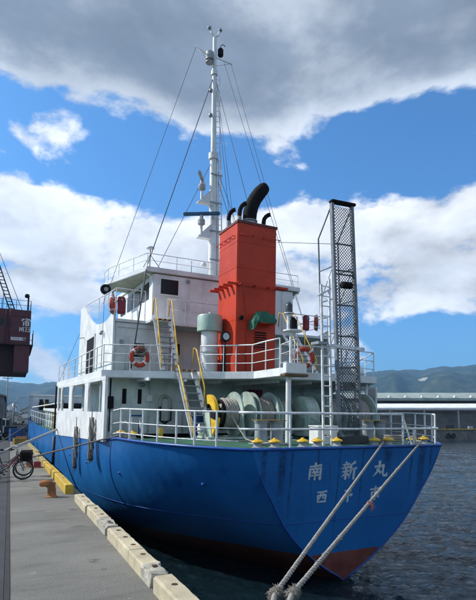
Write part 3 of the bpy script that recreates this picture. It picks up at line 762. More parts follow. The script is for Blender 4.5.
MB().box(-2.3, -1.8, AW-.06, AW-.01, .95, 1.65).build('notice_board', mat('pale_board', (.5, .53, .52), .6), dh)
# hose coiled on a bulkhead rack
e = empty('hose_rack', (-3.35, AW-.12, .86), (0, 0, 0), SHIP)
hp = [(.20*math.cos(a), 0, .42+.20*math.sin(a)) for a in [PI*i/12 for i in range(13)]]
MB().tube([(.20, 0, -.30)]+hp+[(-.20, 0, -.30)], .055, 8).build('hose', mat('pale_hose', (.5, .5, .48), .8, var=.2), e, True)
for k in range(3): MB().tube([(-.24+.02*k, -.05*k, .2), (-.20, -.05*k-.02, -.35), (0, -.05*k-.03, -.48+.05*k), (.22, -.05*k-.02, -.33), (.24, -.05*k, .15)], .022, 7).build('hose_loop', DARK, e, True)

# white side walls flush with the hull, with the openings of the passage
def side_wall(sg):
    X0, X1 = 5.93, 6.03
    e = empty('side_wall', (0, 0, 0), (0, 0, 0), SHIP)
    ops = [(6.35, 9.15), (10.0, 13.55), (14.6, 17.3), (17.75, 18.9)]; top = 1.96; sill = .92
    low = MB(); fs = [5.85, 6.6, 8, 10, 12, 14, 16, 18, 19.3]
    for f in fs: low.v += [(sg*X0, f, sheer(f)-.06), (sg*X1, f, sheer(f)-.06), (sg*X1, f, sill-.012*f), (sg*X0, f, sill-.012*f)]
    for i in range(len(fs)-1):
        for a, c in ((0, 1), (1, 2), (2, 3), (3, 0)): low.f.append((i*4+a, i*4+c, i*4+4+c, i*4+4+a)); low.mi.append(0)
    low.f += [(0, 1, 2, 3), tuple(len(low.v)-4+k for k in range(4))]; low.mi += [0, 0]
    low.build('bulwark', WHITE, e)
    edges = [5.85]+[v for o in ops for v in o]+[19.3]
    for i in range(0, len(edges), 2):
        a, c = edges[i], edges[i+1]
        mb = MB(); z0 = sill-.012*(a+c)/2-.012
        mb.box(sg*X0 if sg > 0 else -X1+.0, sg*X1 if sg > 0 else -X0, a, c, z0, top)
        mb.build('pillar', WHITE, e, False, .012)
    MB().box(min(sg*X0, sg*X1), max(sg*X0, sg*X1), 5.85, 19.3, top+.002, 2.095).build('lintel', WHITE, e)
    for (a, c) in ops[:3]:
        for yy, d in ((a, 1), (c, -1)):                      # rounded gussets in the corners
            mb = MB().prism([(yy, top), (yy+d*.28, top), (yy+d*.1, top-.09), (yy, top-.26)], min(sg*X0, sg*X1)+.02, max(sg*X0, sg*X1)-.02, 'X'); mb.build('gusset', WHITE, e)
side_wall(-1); side_wall(1)

# ---- boat deck
bd = [(-5.98, 6.9), (-5.0, 6.55), (-3.55, 5.85), (-3.5, 6.3), (-2.85, 6.1), (-2.75, 5.3), (-2.02, 4.75), (-1.28, 3.95), (-1.45, 1.95), (-1.40, 1.72), (-.72, 1.62), (-.55, 3.35), (.7, 3.1), (3.9, 3.5), (5.98, 6.9), (5.98, 20.4), (-5.98, 20.4)]
bdk = MB().prism(bd, 2.10, 2.36).build('boat_deck', GREYWHITE, SHIP, False, .012)
MB().prism([(x*.985, 6+(y-6)*.975+.06) for x, y in bd], 2.362, 2.368).build('deck_covering', DECKG, bdk)
def up(pts, z=2.36): return [(x, y, z) for x, y in pts]
railing('railing', up([(-5.9, 20.2), (-5.9, 18.1), (-5.9, 16), (-5.9, 14), (-5.9, 12), (-5.9, 10), (-5.9, 8.3), (-5.9, 7.0), (-5.0, 6.65), (-4.35, 6.35), (-3.62, 6.0)]), [.95, .62, .3], .022, .014, post_r=.02)
railing('railing', up([(-2.72, 5.42), (-2.05, 4.85), (-1.72, 4.5), (-1.30, 4.05), (-1.40, 2.9), (-1.40, 2.0)]), [.95, .63, .3], .026, .016, post_r=.022)
railing('railing', up([(-.90, 1.74), (-.5, 3.42), (.7, 3.2), (2.3, 3.35), (3.85, 3.6), (4.8, 5.2), (5.85, 6.95), (5.9, 10), (5.9, 14), (5.9, 18), (5.9, 20.2)]), [.95, .62, .3], .022, .014, post_r=.02)
MB().box(-1.46, -.70, 1.50, 1.72, 2.17, 2.50).build('platform_box', GREYWHITE, SHIP, False, .02)
MB().box(-1.52, -.66, 1.46, 1.80, 2.08, 2.165).build('platform_plank', WOODB, SHIP, False, .02)
MB().tube([(-1.16, 1.85, .02), (-1.16, 1.85, 2.07)], .085, 14).build('pillar', GREYWHITE, SHIP, 40)
for (x, y) in ((3.6, 3.75), (5.5, 6.7)): MB().tube([(x, y, 0), (x, y, 2.095)], .06, 12).build('pillar', GREYWHITE, SHIP, 40)
# stern light mast on the platform
lm = empty('stern_light_mast', (-1.20, 1.66, 2.5), (0, 0, 0), SHIP)
MB().tube([(0, 0, 0), (0, 0, 1.0)], .055, 12).build('pole', RAILW, lm, 40)
MB().tube([(.2, .1, 0), (.2, .1, 1.0)], .022, 8).build('stay_pole', RAILW, lm, True)
MB().lathe([(.30, 0), (.30, .04)], (.05, 0, 1.0), 'Z', 20).build('lamp_shelf', RAILW, lm, 30)
MB().lathe([(.10, 0), (.13, .03), (.13, .30), (.10, .34), (.05, .40)], (.05, -.02, 1.05), 'Z', 18).build('lamp', BLACK, lm, 35)
MB().lathe([(.07, 0), (.07, .5)], (-.07, .02, 1.04), 'Z', 14).build('lamp_bracket', RAILW, lm, 35)
MB().lathe([(.16, 0), (.16, .03)], (-.07, .02, 1.56), 'Z', 18).build('lamp_shelf', RAILW, lm, 30)
MB().lathe([(.09, 0), (.115, .03), (.115, .22), (.09, .27), (.04, .33)], (-.07, .02, 1.60), 'Z', 18).build('lamp', mat('lamp_smoked_glass', (.05, .055, .06), .25, var=.2), lm, 35)
cage = MB()
for k in range(5):
    a = 2*PI*k/5; cage.tube([(.05+.16*math.cos(a), -.02+.16*math.sin(a), 1.04), (.05+.16*math.cos(a), -.02+.16*math.sin(a), 1.44)], .008, 5)
cage.torus((.05, -.02, 1.44), .16, .008, 'Z', 16, 5); cage.build('lamp_cage', WIRE, lm, True)

# ---- ladders (steep stairs) with yellow handrails
def stair(name, top, bot, w, n, rails, tread=.20):
    e = empty(name, (0, 0, 0), (0, 0, 0), SHIP); t = Vector(top); b_ = Vector(bot)
    for sx in (-w/2, w/2): MB().beam(t+Vector((sx, 0, 0)), b_+Vector((sx, 0, 0)), .035, .17, (1, 0, 0)).build('stringer', WHITE, e)
    tm = MB().box(-w/2+.02, w/2-.02, -tread/2, tread/2, -.018, .018).mesh('tread', STEELG)
    for i in range(1, n):
        p = t.lerp(b_, i/n); link('tread', tm, e, p)
    st_ = MB(); q = w/6
    for k in range(6): st_.box(-w/2+k*q, -w/2+(k+1)*q, -.10, .10, .0, .03, k % 2)
    st_.build('striped_step', [YELLOW, BLACK], e).location = t+Vector((0, -.05, .05))
    d = (b_-t)
    for sx, up_, up1, f1 in rails:
        x = Vector((sx*(w/2+.03), 0, 0)); n_ = Vector((0, 0, up_)); n1_ = Vector((0, 0, up1))
        P = [t+x+Vector((0, .28, up_*.3)), t+x+Vector((0, .22, up_)), t+x+n_+d*.04, t.lerp(b_, f1)+x+n1_, t.lerp(b_, f1)+x]
        MB().tube(P, .024, 8).build('handrail', YELLOW, e, True)
        MB().tube([t.lerp(b_, .5*f1)+x, t.lerp(b_, .5*f1)+x+n_*.48+n1_*.48], .016, 6).build('handrail_post', YELLOW, e, True)
    return e
stair('lower_stair', (-3.12, 5.75, 2.34), (-3.12, 4.05, .02), .62, 9, [(-1, .30, .22, .97), (1, .95, .70, .55)])
stair('upper_stair', (-3.55, 7.45, 4.44), (-3.55, 6.35, 2.42), .60, 9, [(-1, .95, .22, .95), (1, .95, .30, .95)])
stair('upper_stair', (2.2, 7.3, 4.44), (2.2, 5.4, 2.42), .60, 9, [(-1, .9, .5, .9), (1, .9, .5, .9)])

# ---- upper deckhouse with the swept bridge-wing bulwark
uh = MB().box(-5.2, -2.9, 8.5, 16.2, 2.37, 4.44).build('upper_deckhouse', GREYWHITE, SHIP, False, .03)
MB().box(-2.9, 5.2, 9.7, 16.2, 2.372, 4.438).build('upper_deckhouse', GREYWHITE, SHIP)
pl = [(8.46, 2.37), (8.46, 4.92), (8.9, 4.80), (9.8, 4.66), (10.8, 4.66), (12.2, 4.82), (13.4, 5.15), (14.4, 5.62), (15.2, 6.05), (16.0, 6.28), (16.9, 6.30), (17.0, 2.37)]
for sg in (-1, 1):
    wp = MB().prism(pl, min(sg*5.21, sg*5.29), max(sg*5.21, sg*5.29), 'X').build('side_plate', WHITE, SHIP)
    MB().box(min(sg*5.20, sg*5.305), max(sg*5.20, sg*5.305), 12.3, 14.3, 2.40, 4.28).build('doorway', BLACK, wp)
    fr = MB()
    for a, c, z0, z1 in ((12.18, 12.3, 2.4, 4.36), (14.3, 14.42, 2.4, 4.36), (12.18, 14.42, 4.28, 4.40)): fr.box(min(sg*5.28, sg*5.33), max(sg*5.28, sg*5.33), a, c, z0, z1)
    fr.build('door_frame', WHITE, wp)
    MB().beam((sg*5.27, 15.3, 4.55), (sg*5.55, 15.3, 4.50), .03).build('hook', WIRE, wp)
    MB().lathe([(.05, 0), (.08, .02), (.08, .14)], (sg*5.40, 10.3, 4.1), 'Z', 12).build('bulkhead_lamp', STEELG, wp, True)
    MB().beam((sg*5.27, 10.3, 4.26), (sg*5.42, 10.3, 4.26), .03).build('lamp_arm', WIRE, wp)
MB().box(-4.42, -3.98, 8.46, 8.5, 3.05, 3.62).build('window', GLASS, uh, False, .01)
for x0, x1, z0, z1 in ((-2.55, -1.85, 2.4, 4.2),): 
    d_ = MB().box(x0, x1, 9.62, 9.70, z0, z1).build('door', GREYWHITE, SHIP, False, .02)
    MB().box(x0+.16, x1-.2, 9.59, 9.62, 3.35, 3.85).build('window', GLASS, d_)
MB().box(1.0, 1.8, 9.62, 9.70, 2.4, 4.2).build('door', GREYWHITE, SHIP, False, .02)
# bridge deck
bg_ = [(-5.2, 8.42), (-3.98, 8.42), (-3.93, 7.55), (-3.17, 7.55), (-3.12, 8.2), (5.2, 8.2), (5.2, 17), (-5.2, 17)]
brd = MB().prism(bg_, 4.445, 4.56).build('bridge_deck', GREYWHITE, SHIP, False, .01)
railing('railing', [(-5.24, 16.6, 5.10), (-5.24, 14.5, 4.98), (-5.22, 12, 4.80), (-5.2, 10, 4.65), (-5.2, 8.5, 4.56), (-4.0, 8.5, 4.56)], [1.25, .85], .022, .013, [0, 2, 3, 4, 5], post_r=.018)
railing('railing', up([(-3.1, 8.3), (-2.3, 8.3), (-1.1, 8.3), (.2, 8.3), (1.8, 8.3)], 4.56), [.98, .55], .022, .014, post_r=.018)
railing('railing', up([(2.6, 8.3), (3.8, 8.3), (5.1, 8.3), (5.1, 11), (5.1, 14), (5.1, 16.8)], 4.56), [.98, .55], .022, .014, post_r=.018)
# wheelhouse
wh = MB().box(-3.55, 3.55, 9.0, 15.5, 4.562, 6.80).build('wheelhouse', GREYWHITE, SHIP, False, .05)
wn_ = MB().box(-3.22, -2.42, 8.965, 9.0, 5.90, 6.56).build('window', GLASS, wh)
fr = MB()
for x0, x1, z0, z1 in ((-3.28, -3.22, 5.84, 6.62), (-2.42, -2.36, 5.84, 6.62), (-3.22, -2.42, 6.56, 6.62), (-3.22, -2.42, 5.84, 5.90)): fr.box(x0, x1, 8.95, 8.998, z0, z1)
fr.build('window_frame', GREYWHITE, wh)
for k in range(4):
    MB().box(-3.58, -3.552, 9.6+k*1.4, 10.6+k*1.4, 5.75, 6.5).build('window', GLASS, wh)
    MB().box(3.552, 3.58, 9.6+k*1.4, 10.6+k*1.4, 5.75, 6.5).build('window', GLASS, wh)
rf = [(-4.02, 8.95), (4.02, 8.95), (5.1, 10.6), (5.1, 15.9), (-5.1, 15.9), (-5.1, 14.2), (-4.02, 10.0)]
rf = [(-3.88, 8.9), (3.88, 8.9), (4.85, 12.4), (4.85, 13.4), (3.6, 13.6), (3.6, 16.2), (-3.6, 16.2), (-3.6, 13.6), (-4.85, 13.4), (-4.85, 12.4)]
roof = MB().prism(rf, 6.80, 7.02).build('wheelhouse_roof', GREYWHITE, SHIP, False, .02)
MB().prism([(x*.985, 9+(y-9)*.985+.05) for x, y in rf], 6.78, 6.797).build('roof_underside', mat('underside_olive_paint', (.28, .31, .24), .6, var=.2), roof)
for sg in (-1, 1):
    arc = [(sg*3.6, 9.06, 6.45)]+[(sg*(3.6+.3*(1-math.cos(a))), 9.06, 6.45+.3*math.sin(a)) for a in [PI/2*i/6 for i in range(1, 7)]]
    MB().tube(arc, .035, 8).build('wing_knee', GREYWHITE, wh, True)
    MB().tube([(sg*4.4, 13.0, 4.56), (sg*4.4, 13.0, 6.80)], .05, 10).build('wing_pillar', GREYWHITE, wh, True)
railing('roof_railing', up([(-4.78, 13.3), (-4.78, 12.4), (-4.5, 11.4), (-4.15, 10.1), (-3.82, 9.02), (-2.5, 9.02), (-1.0, 9.02), (.6, 9.02), (2.2, 9.02), (3.82, 9.02), (4.2, 10.4), (4.78, 12.4), (4.78, 13.3)], 7.02), [.60, .30], .018, .012, post_r=.015)
MB().tube([(-3.80, 9.3, 7.0), (-3.55, 9.3, 7.0)], .05, 8).build('roof_cleat', STEELG, SHIP, True)
an = empty('dome_antenna', (-3.55, 9.6, 7.02), (0, 0, 0), SHIP)
MB().tube([(0, 0, 0), (0, 0, .95)], .025, 8).build('pole', STEELG, an, True)
MB().lathe([(.05, 0), (.17, .03), (.19, .08), (.10, .14)], (0, 0, .95), 'Z', 18).build('dome', RAILW, an, True)
for (x0, x1) in ((.0, -.35), (.0, .5)): MB().tube([(x0, 0, .72), (x1, -.15, .02)], .018, 6).build('brace', STEELG, an, True)
MB().tube([(-1.75, 9.2, 7.02), (-1.75, 9.2, 7.62)], .02, 8).build('whip_base', STEELG, SHIP, True)
bf = empty('speaker_horn', (-4.90, 12.3, 6.55), (0, 0, 0), SHIP)
MB().lathe([(.24, 0), (.26, .10), (.20, .16)], (0, -.12, 0), 'Y', 20).build('bell', BLACK, bf, 40)
MB().lathe([(.10, -.13), (.10, -.02)], (0, 0, 0), 'Y', 16).build('face', STEELG, bf, 40)
MB().tube([(0, 0, 0), (0, .2, .3)], .02, 6).build('bracket', STEELG, bf, True)

# ---- pipes, lamps and fittings on the bulkheads
for x, z0, z1 in ((-4.75, 2.4, 4.3), (-4.62, 2.4, 3.9), (-3.12, 2.4, 4.3)): MB().tube([(x, 8.46, z0), (x, 8.46, z1)], .018, 6).build('cable_run', GREYWHITE, uh, True)
MB().box(-5.0, -4.86, 8.42, 8.498, 3.5, 3.72).build('junction_box', STEELG, uh, False, .01)
MB().tube([(-5.1, 8.46, 4.25), (-3.0, 8.46, 4.25)], .02, 6).build('cable_run', GREYWHITE, uh, True)
fr2 = MB()
for x0, x1, z0, z1 in ((-4.47, -4.42, 3.0, 3.67), (-3.98, -3.93, 3.0, 3.67), (-4.42, -3.98, 3.62, 3.67), (-4.42, -3.98, 3.0, 3.05)): fr2.box(x0, x1, 8.44, 8.498, z0, z1)
fr2.build('window_frame', GREYWHITE, uh)
for x in (-2.0, -1.2, .9, 2.0, 2.9): MB().tube([(x, 8.965, 4.7), (x, 8.965, 6.7)], .016, 6).build('cable_run', GREYWHITE, wh, True)
MB().box(-2.22, -2.02, 8.90, 8.998, 5.3, 5.55).build('junction_box', GREYWHITE, wh, False, .012)
MB().lathe([(.05, 0), (.08, .02), (.08, .14)], (-2.0, 8.9, 6.5), 'Z', 12).build('bulkhead_lamp', STEELG, wh, True)
for k in range(3): MB().tube([(-2.3, AW-.06, .5+.25*k), (2.5, AW-.06, .5+.25*k)], .025, 6).build('pipe_run', PALEGREEN, dh, True)
for x in (-4.0, -2.6, -.4, 1.6, 3.2):
    MB().tube([(x, AW-.06, .05), (x, AW-.06, 2.05)], .03, 8).build('pipe_run', PALEGREEN, dh, True)
    MB().box(x-.12, x+.12, AW-.16, AW-.01, 1.25, 1.5).build('junction_box', GREYWHITE, dh, False, .012)
for k in range(7):
    x = -4.5+k*1.4; MB().box(x-.03, x+.03, 3.9 if x > -1 else 5.8, AW-.02, 1.99, 2.098).build('deck_beam', GREYWHITE, bdk)
# rope lying on the after deck and leads from the winch drums
for P_, r_ in (([(-2.25, 3.6, .75), (-2.35, 2.4, .12), (-2.5, 1.3, .07), (-2.45, .5, .16)], .026), ([(.5, 3.1, .8), (.9, 1.9, .2), (1.2, .9, .1), (1.22, .5, .16)], .026), ([(-3.2, 2.9, .07), (-2.8, 2.2, .07), (-2.0, 2.4, .07), (-1.3, 2.0, .07), (-.9, 2.4, .07), (-.4, 1.9, .07)], .024)):
    braided([Vector(p) for p in P_], r_, .16).build('deck_rope', ROPEM, SHIP, True)
cl_ = MB()
for k in range(6): cl_.torus((2.35, 1.0, .09+.035*k), .30+.02*(k % 2), .022, 'Z', 26, 6)
cl_.build('rope_coil', ROPEM, SHIP, True)
# ---- ventilator on the boat deck
vt = empty('mushroom_ventilator', (-2.05, 6.2, 2.37), (0, 0, 0), SHIP)
MB().lathe([(.33, 0), (.33, 1.75)], n=28).build('trunk', WHITE, vt, 40)
MB().lathe([(.36, .80), (.36, .86)], n=28).build('band', WHITE, vt, 40)
MB().lathe([(.40, 1.62), (.49, 1.62), (.49, 2.18), (.46, 2.25), (.12, 2.30)], n=32).build('hood', mat('vent_green_paint', (.36, .50, .42), .45, var=.15, rust=.2), vt, 35)
MB().tube([(0, 0, 2.30), (.02, 0, 2.37)], .07, 10).build('hood_knob', WGREEN, vt, True)

# ---- funnel
fx0, fx1, fy0, fy1, fz0, fz1 = -1.5, .20, 5.0, 6.7, 2.37, 8.15
fu = MB().box(fx0, fx1, fy0, fy1, fz0, fz1).build('funnel', FUNNEL, SHIP, False, .03)
MB().box(fx0+.05, fx1-.05, fy0+.05, fy1-.05, fz1+.002, fz1+.02).build('funnel_top', mat('sooty_red_top', (.06, .02, .018), .8, var=.4), fu)
rim = MB()
for a, c, d, e_ in ((fx0-.03, fx1+.03, fy0-.03, fy0+.0), (fx0-.03, fx1+.03, fy1, fy1+.03), (fx0-.03, fx0, fy0, fy1), (fx1, fx1+.03, fy0, fy1)): rim.box(a, c, d, e_, fz1-.06, fz1+.03)
rim.build('funnel_rim', mat('dark_red_rim', (.16, .03, .022), .6, var=.3), fu)
def pipe(name, x, y, r, pts, m1=BLACK):
    o = MB().tube([(x, y, fz1-.1)]+[(x+a, y+c, fz1+z) for a, c, z in pts], r, 20).build(name, m1, fu, 50); return o
big = [(0, 0, .0), (0, 0, .42), (.015, -.02, .74), (.07, -.05, 1.04), (.18, -.12, 1.32), (.33, -.23, 1.58), (.46, -.34, 1.74), (.54, -.40, 1.82), (.58, -.43, 1.855)]
pipe('exhaust_pipe', -.58, 5.85, [.275]*2+[.28, .285, .285, .28, .275, .25, .20, .12], [(a, c, z) for a, c, z in big])
MB().lathe([(.285, 0), (.285, .38), (.33, .385), (.33, .42), (.285, .425)], (-.58, 5.85, fz1), 'Z', 24).build('exhaust_collar', STEELG, fu, 40)
for z in (4.35, 6.35, 7.35):
    for q in ((fx0-.008, fx0-.001, fy0+.02, fy1-.02), (fx0+.02, fx1-.02, fy0-.008, fy0-.001)): MB().box(q[0], q[1], q[2], q[3], z, z+.03).build('weld_seam', FUNNEL, fu)
ed = big[-1]; prv = big[-2]
for (x, y, r, h) in ((-1.38, 6.1, .085, .78), (-1.17, 5.55, .085, .88), (.0, 5.7, .085, .70)):
    pipe('small_exhaust', x, y, r, [(0, 0, 0), (0, 0, h*.62), (.02, -.01, h*.8), (.08, -.04, h*.95), (.17, -.09, h*1.05), (.24, -.13, h*1.07)])
    MB().lathe([(r+.008, 0), (r+.008, h*.45)], (x, y, fz1), 'Z', 14).build('exhaust_collar', STEELG, fu, 40)
lou = MB().box(-.70, -.22, 4.975, 5.0, 3.30, 3.95, 0)
for k in range(7): lou.box(-.72, -.20, 4.945, 4.99, 3.31+k*.09, 3.345+k*.09, 1)
lou.build('louvre', [BLACK, FUNNEL], fu)
# bracketed ledge round the funnel, rungs near the top
lz = 5.72
led = MB().beam((fx0-.45, fy1, lz-.08), (fx0-.02, fy0-.02, lz+.02), .05, .05)
led = MB()
for k in range(5):
    y = lerp(fy0+.05, fy1-.02, k/4); MB().box(fx0-.38, fx0-.003, y-.06, y+.06, lz-.035, lz+.035).build('bracket', FUNNEL, fu)
MB().box(fx0-.06, fx1+.06, fy0-.24, fy0-.20, lz-.02, lz+.03).build('ledge_bar', FUNNEL, fu)
for k in range(4):
    x = lerp(fx0+.1, fx1+.2, k/3); MB().box(x-.04, x+.04, fy0-.24, fy0-.003, lz-.055, lz-.022).build('bracket', FUNNEL, fu)
MB().box(fx1+.003, fx1+.42, fy0-.22, fy0+.1, lz-.05, lz+.03).build('bracket', FUNNEL, fu)
for x0, x1 in ((fx0+.1, fx0+.65), (fx1-.62, fx1+.10)): MB().tube([(x0, fy0-.002, 7.62), (x0, fy0-.12, 7.62), (x1, fy0-.12, 7.62), (x1, fy0-.002, 7.62)], .018, 6).build('grab_bar', FUNNEL, fu, True)
for k in range(4): MB().tube([(fx0-.002, fy0+.25+k*.42, 7.62), (fx0-.10, fy0+.25+k*.42, 7.62), (fx0-.10, fy0+.55+k*.42, 7.62), (fx0-.002, fy0+.55+k*.42, 7.62)], .016, 6).build('grab_bar', FUNNEL, fu, True)
MB().tube([(fx0+.42, fy0-.03, 2.4), (fx0+.42, fy0-.03, 4.5), (fx0+.3, fy0-.03, 5.4)], .014, 6).build('conduit', FUNNEL, fu, True)
MB().lathe([(.03, 0), (.075, -.06), (.09, -.14)], (fx0+.16, fy0, 4.42), 'Y', 14).build('funnel_lamp', BLACK, fu, True)
MB().lathe([(.03, 0), (.075, -.06), (.09, -.14)], (fx1-.12, fy0, 4.42), 'Y', 14).build('funnel_lamp', BLACK, fu, True)
MB().box(-.78, -.05, 4.52, 4.996, 4.22, 4.28).build('shelf', FUNNEL, fu)
def tarp():
    n = 22; mb = MB()
    for i in range(n+1):
        u = i/n
        for j in range(13):
            a = PI*1.12*j/12-.18
            r = .27+.07*mnoise.noise(Vector((u*5, j*.5, 2)))+.03*math.sin(u*23+j)
            sagz = -.28*max(0, (.22-u)/.22)
            mb.v.append((lerp(-1.02, -.08, u), 4.72-r*.85*math.cos(a), 4.30+sagz+r*1.35*math.sin(a)*(.85+.2*math.sin(u*3.1))))
    for i in range(n):
        for j in range(12): mb.f.append((i*13+j, i*13+j+1, (i+1)*13+j+1, (i+1)*13+j)); mb.mi.append(0)
    o = len(mb.v); mb.f += [tuple(range(13)), tuple(n*13+k for k in range(12, -1, -1))]; mb.mi += [0, 0]
    return mb
tarp().build('canvas_cover', TARPG, fu, 50)
# searchlight on the port rail
sl_ = empty('searchlight', (-2.02, 4.82, 2.36), (0, 0, 0), SHIP)
MB().tube([(0, 0, 0), (0, 0, 1.1)], .03, 8).build('stand', BLACK, sl_, True)
MB().lathe([(.10, .22), (.17, .12), (.19, 0), (.19, -.03)], (0, -.05, 1.28), 'Y', 22).build('lamp_body', BLACK, sl_, 40)
MB().lathe([(.13, -.045), (.13, -.031)], (0, -.05, 1.28), 'Y', 22).build('lens', mat('lamp_glass', (.45, .47, .48), .15, var=.1, spec=.8), sl_, 40)
MB().prism([(-.09, 0), (.09, 0), (.07, .9), (-.03, 1.0)], .08, .11, 'Y').build('motor_cover', BLACK, sl_)

# ---- mast
MB_ = (-.36, 10.0)
ms = empty('mast', (0, 0, 0), (0, 0, 0), SHIP)
def mx(z): return -.38-.0125*(z-7)
MT = .35
MB().tube([(mx(7.0), 10, 7.0), (mx(13.2), 10, 13.2)], [.20, .165], 16).build('lower_pole', GREYWHITE, ms, 40)
MB().tube([(mx(13.2), 10, 13.2), (mx(19.32), 10, 19.32)], [.14, .095], 14).build('topmast', GREYWHITE, ms, 40)
MB().tube([(mx(13.2), 10, 13.05), (mx(13.4), 10, 13.35)], .24, 16).build('mast_band', GREYWHITE, ms, 40)
MB().tube([(mx(17.42), 10, 17.37), (mx(17.42), 10, 17.58)], .17, 14).build('mast_band', GREYWHITE, ms, 40)
for sx in (.24, .48): MB().tube([(mx(7)+sx, 9.9, 7.0), (mx(13.3)+sx*.7, 9.9, 13.3)], .028, 6).build('ladder_rail', GREYWHITE, ms, True)
rg = MB().tube([(0, 0, 0), (.22, 0, 0)], .014, 6).mesh('rung', GREYWHITE, True)
for k in range(21): link('rung', rg, ms, (mx(7.2+k*.29)+.22-.004*k, 9.9, 7.2+k*.29))
for k in range(14): link('rung', rg, ms, (mx(13.62+k*.27)+.02, 9.9, 13.62+k*.27))
MB().tube([(mx(7)+.30, 10.05, 7.0), (mx(13.2)+.24, 10.05, 13.1)], .075, 10).build('cable_pipe', GREYWHITE, ms, True)
for z in (8.0, 9.4, 10.8, 12.2): MB().box(mx(z)-.21, mx(z)+.40, 9.80, 9.83, z, z+.07).build('pipe_clamp', STEELG, ms)
MB().tube([(mx(13.4)+.30, 9.9, 13.3), (mx(17.42)+.25, 9.9, 17.42)], .02, 6).build('ladder_rail', GREYWHITE, ms, True)
# crosstree and head
MB().tube([(mx(18.90)-1.02, 10, 18.58), (mx(18), 10, 18.11)], .028, 8).build('yard', GREYWHITE, ms, True)
MB().tube([(mx(18.90)+.95, 10, 18.26), (mx(18), 10, 18.32)], .028, 8).build('yard', GREYWHITE, ms, True)
MB().tube([(mx(18.90)-.9, 10, 18.53), (mx(18), 10, 17.68)], .018, 6).build('yard_brace', GREYWHITE, ms, True)
MB().tube([(mx(18.90)+.85, 10, 18.26), (mx(18), 10, 17.86)], .018, 6).build('yard_brace', GREYWHITE, ms, True)
MB().tube([(mx(19)-.22, 10, 19.69), (mx(19)-.17, 10, 19.51), (mx(19), 10, 19.38), (mx(19)+.17, 10, 19.53), (mx(19)+.24, 10, 19.74)], .05, 8).build('head_fork', GREYWHITE, ms, True)
MB().lathe([(.05, 0), (.10, .05), (.10, .12)], (mx(19)-.30, 10, 19.68), 'Z', 12).build('head_lamp', STEELG, ms, True)
MB().lathe([(.05, 0), (.10, .05), (.10, .12)], (mx(19)+.28, 10, 19.76), 'Z', 12).build('head_lamp', STEELG, ms, True)
MB().lathe([(.12, 0), (.20, .05), (.20, .42), (.12, .48)], (mx(18)-.30, 9.9, 17.97), 'Z', 18).build('masthead_light', mat('lamp_housing_grey', (.42, .43, .42), .5, var=.2), ms, 40)
MB().lathe([(.20, 0), (.20, .03)], (mx(18)-.30, 9.9, 17.86), 'Z', 18).build('light_shelf', STEELG, ms, 40)
MB().lathe([(.10, 0), (.14, .04), (.14, .34), (.06, .44)], (mx(18)+.27, 9.9, 18.39), 'Z', 16).build('masthead_light', BLACK, ms, 40)
MB().tube([(mx(18)+.24, 9.9, 18.90), (mx(18)+.38, 9.9, 19.06), (mx(18)+.52, 9.9, 19.00)], .02, 6).build('whip', WIRE, ms, True)
for z in (15.10, 16.36): MB().lathe([(.05, 0), (.09, .03), (.09, .16), (.05, .2)], (mx(z)-.22, 9.9, z), 'Z', 12).build('signal_lamp', STEELG, ms, True)
# radar scanners on triangular brackets
def radar(z, ang, ln, m1, back):
    e = []
    x = mx(z)-.15
    MB().prism([(x, z-.02), (x-.66, z-.02), (x-.66, z+.03), (x, z+.72)], 9.85, 9.88, 'Y').build('radar_bracket', WHITE, ms)
    MB().box(x-.70, x, 9.72, 10.06, z-.05, z-.022).build('radar_shelf', GREYWHITE, ms)
    MB().lathe([(.13, 0), (.17, .03), (.17, .24), (.10, .30), (.07, .48)], (x-.50, 9.86, z+.58), 'Z', 16).build('radar_motor', mat('radar_grey', (.36, .38, .38), .5, var=.2), ms, 40)
    MB().beam((x-.50, 9.86, z+.05), (x-.50, 9.86, z+.6), .1).build('radar_pedestal', GREYWHITE, ms)
    c = Vector((x-.50, 9.86, z+1.12)); d = Vector((math.cos(ang), math.sin(ang), 0))*ln/2
    MB().beam(c-d, c+d, .13, .17).build('radar_scanner', m1, ms, False, .03)
radar(10.75, R(58), 1.5, mat('radar_scanner_grey', (.40, .42, .41), .5, var=.15), 0)
radar(9.05, R(-32), 1.75, mat('radar_scanner_blue', (.02, .10, .19), .45, var=.2), 0)
MB().lathe([(.05, 0), (.15, .10), (.15, .13)], (mx(8)-.45, 9.85, 7.75), 'Y', 14).build('horn', GREYWHITE, ms, True)
# rigging
def wire(p0, p1, r=.011, name='stay_wire'): MB().tube([p0, p1], r, 5).build(name, WIRE, ms, True)
yl = (mx(18.90)-.98, 10, 18.53); yr = (mx(18.90)+.92, 10, 18.24)
wire(yl, (-5.05, 12.0, 5.75)); wire((mx(17.42), 10, 17.42), (-3.75, 9.3, 7.15), .02)
wire((mx(17.42), 10, 17.42), (2.2, 9.1, 7.1), .012); wire(yr, (4.3, 9.3, 5.6)); wire((mx(18)+.5, 10, 18.26), (4.0, 9.0, 5.7))
wire((mx(13.2), 10, 13.1), (-3.3, 9.2, 7.1), .012); wire((mx(13.2), 10, 13.1), (1.6, 9.2, 7.1), .012); wire((mx(13.2), 10, 12.7), (1.2, 9.2, 7.1), .012)
wire((mx(17)+.1, 10, 17.21), (.95, 9.6, 7.1), .010); wire((mx(17)+.1, 10, 16.79), (.7, 9.6, 7.1), .010)
wire((fx1+.1, fy0+.1, 7.62), (.23, 1.0, 6.35), .010, 'signal_wire')
wire((-5.0, 12, 6.2), (-5.9, 7.4, 2.5), .012); wire((-3.9, 8.9, 6.85), (-4.95, 6.7, 2.45), .03)
wire((-5.9, 20.0, 2.4), (-5.2, 17.21, 5.2), .010)

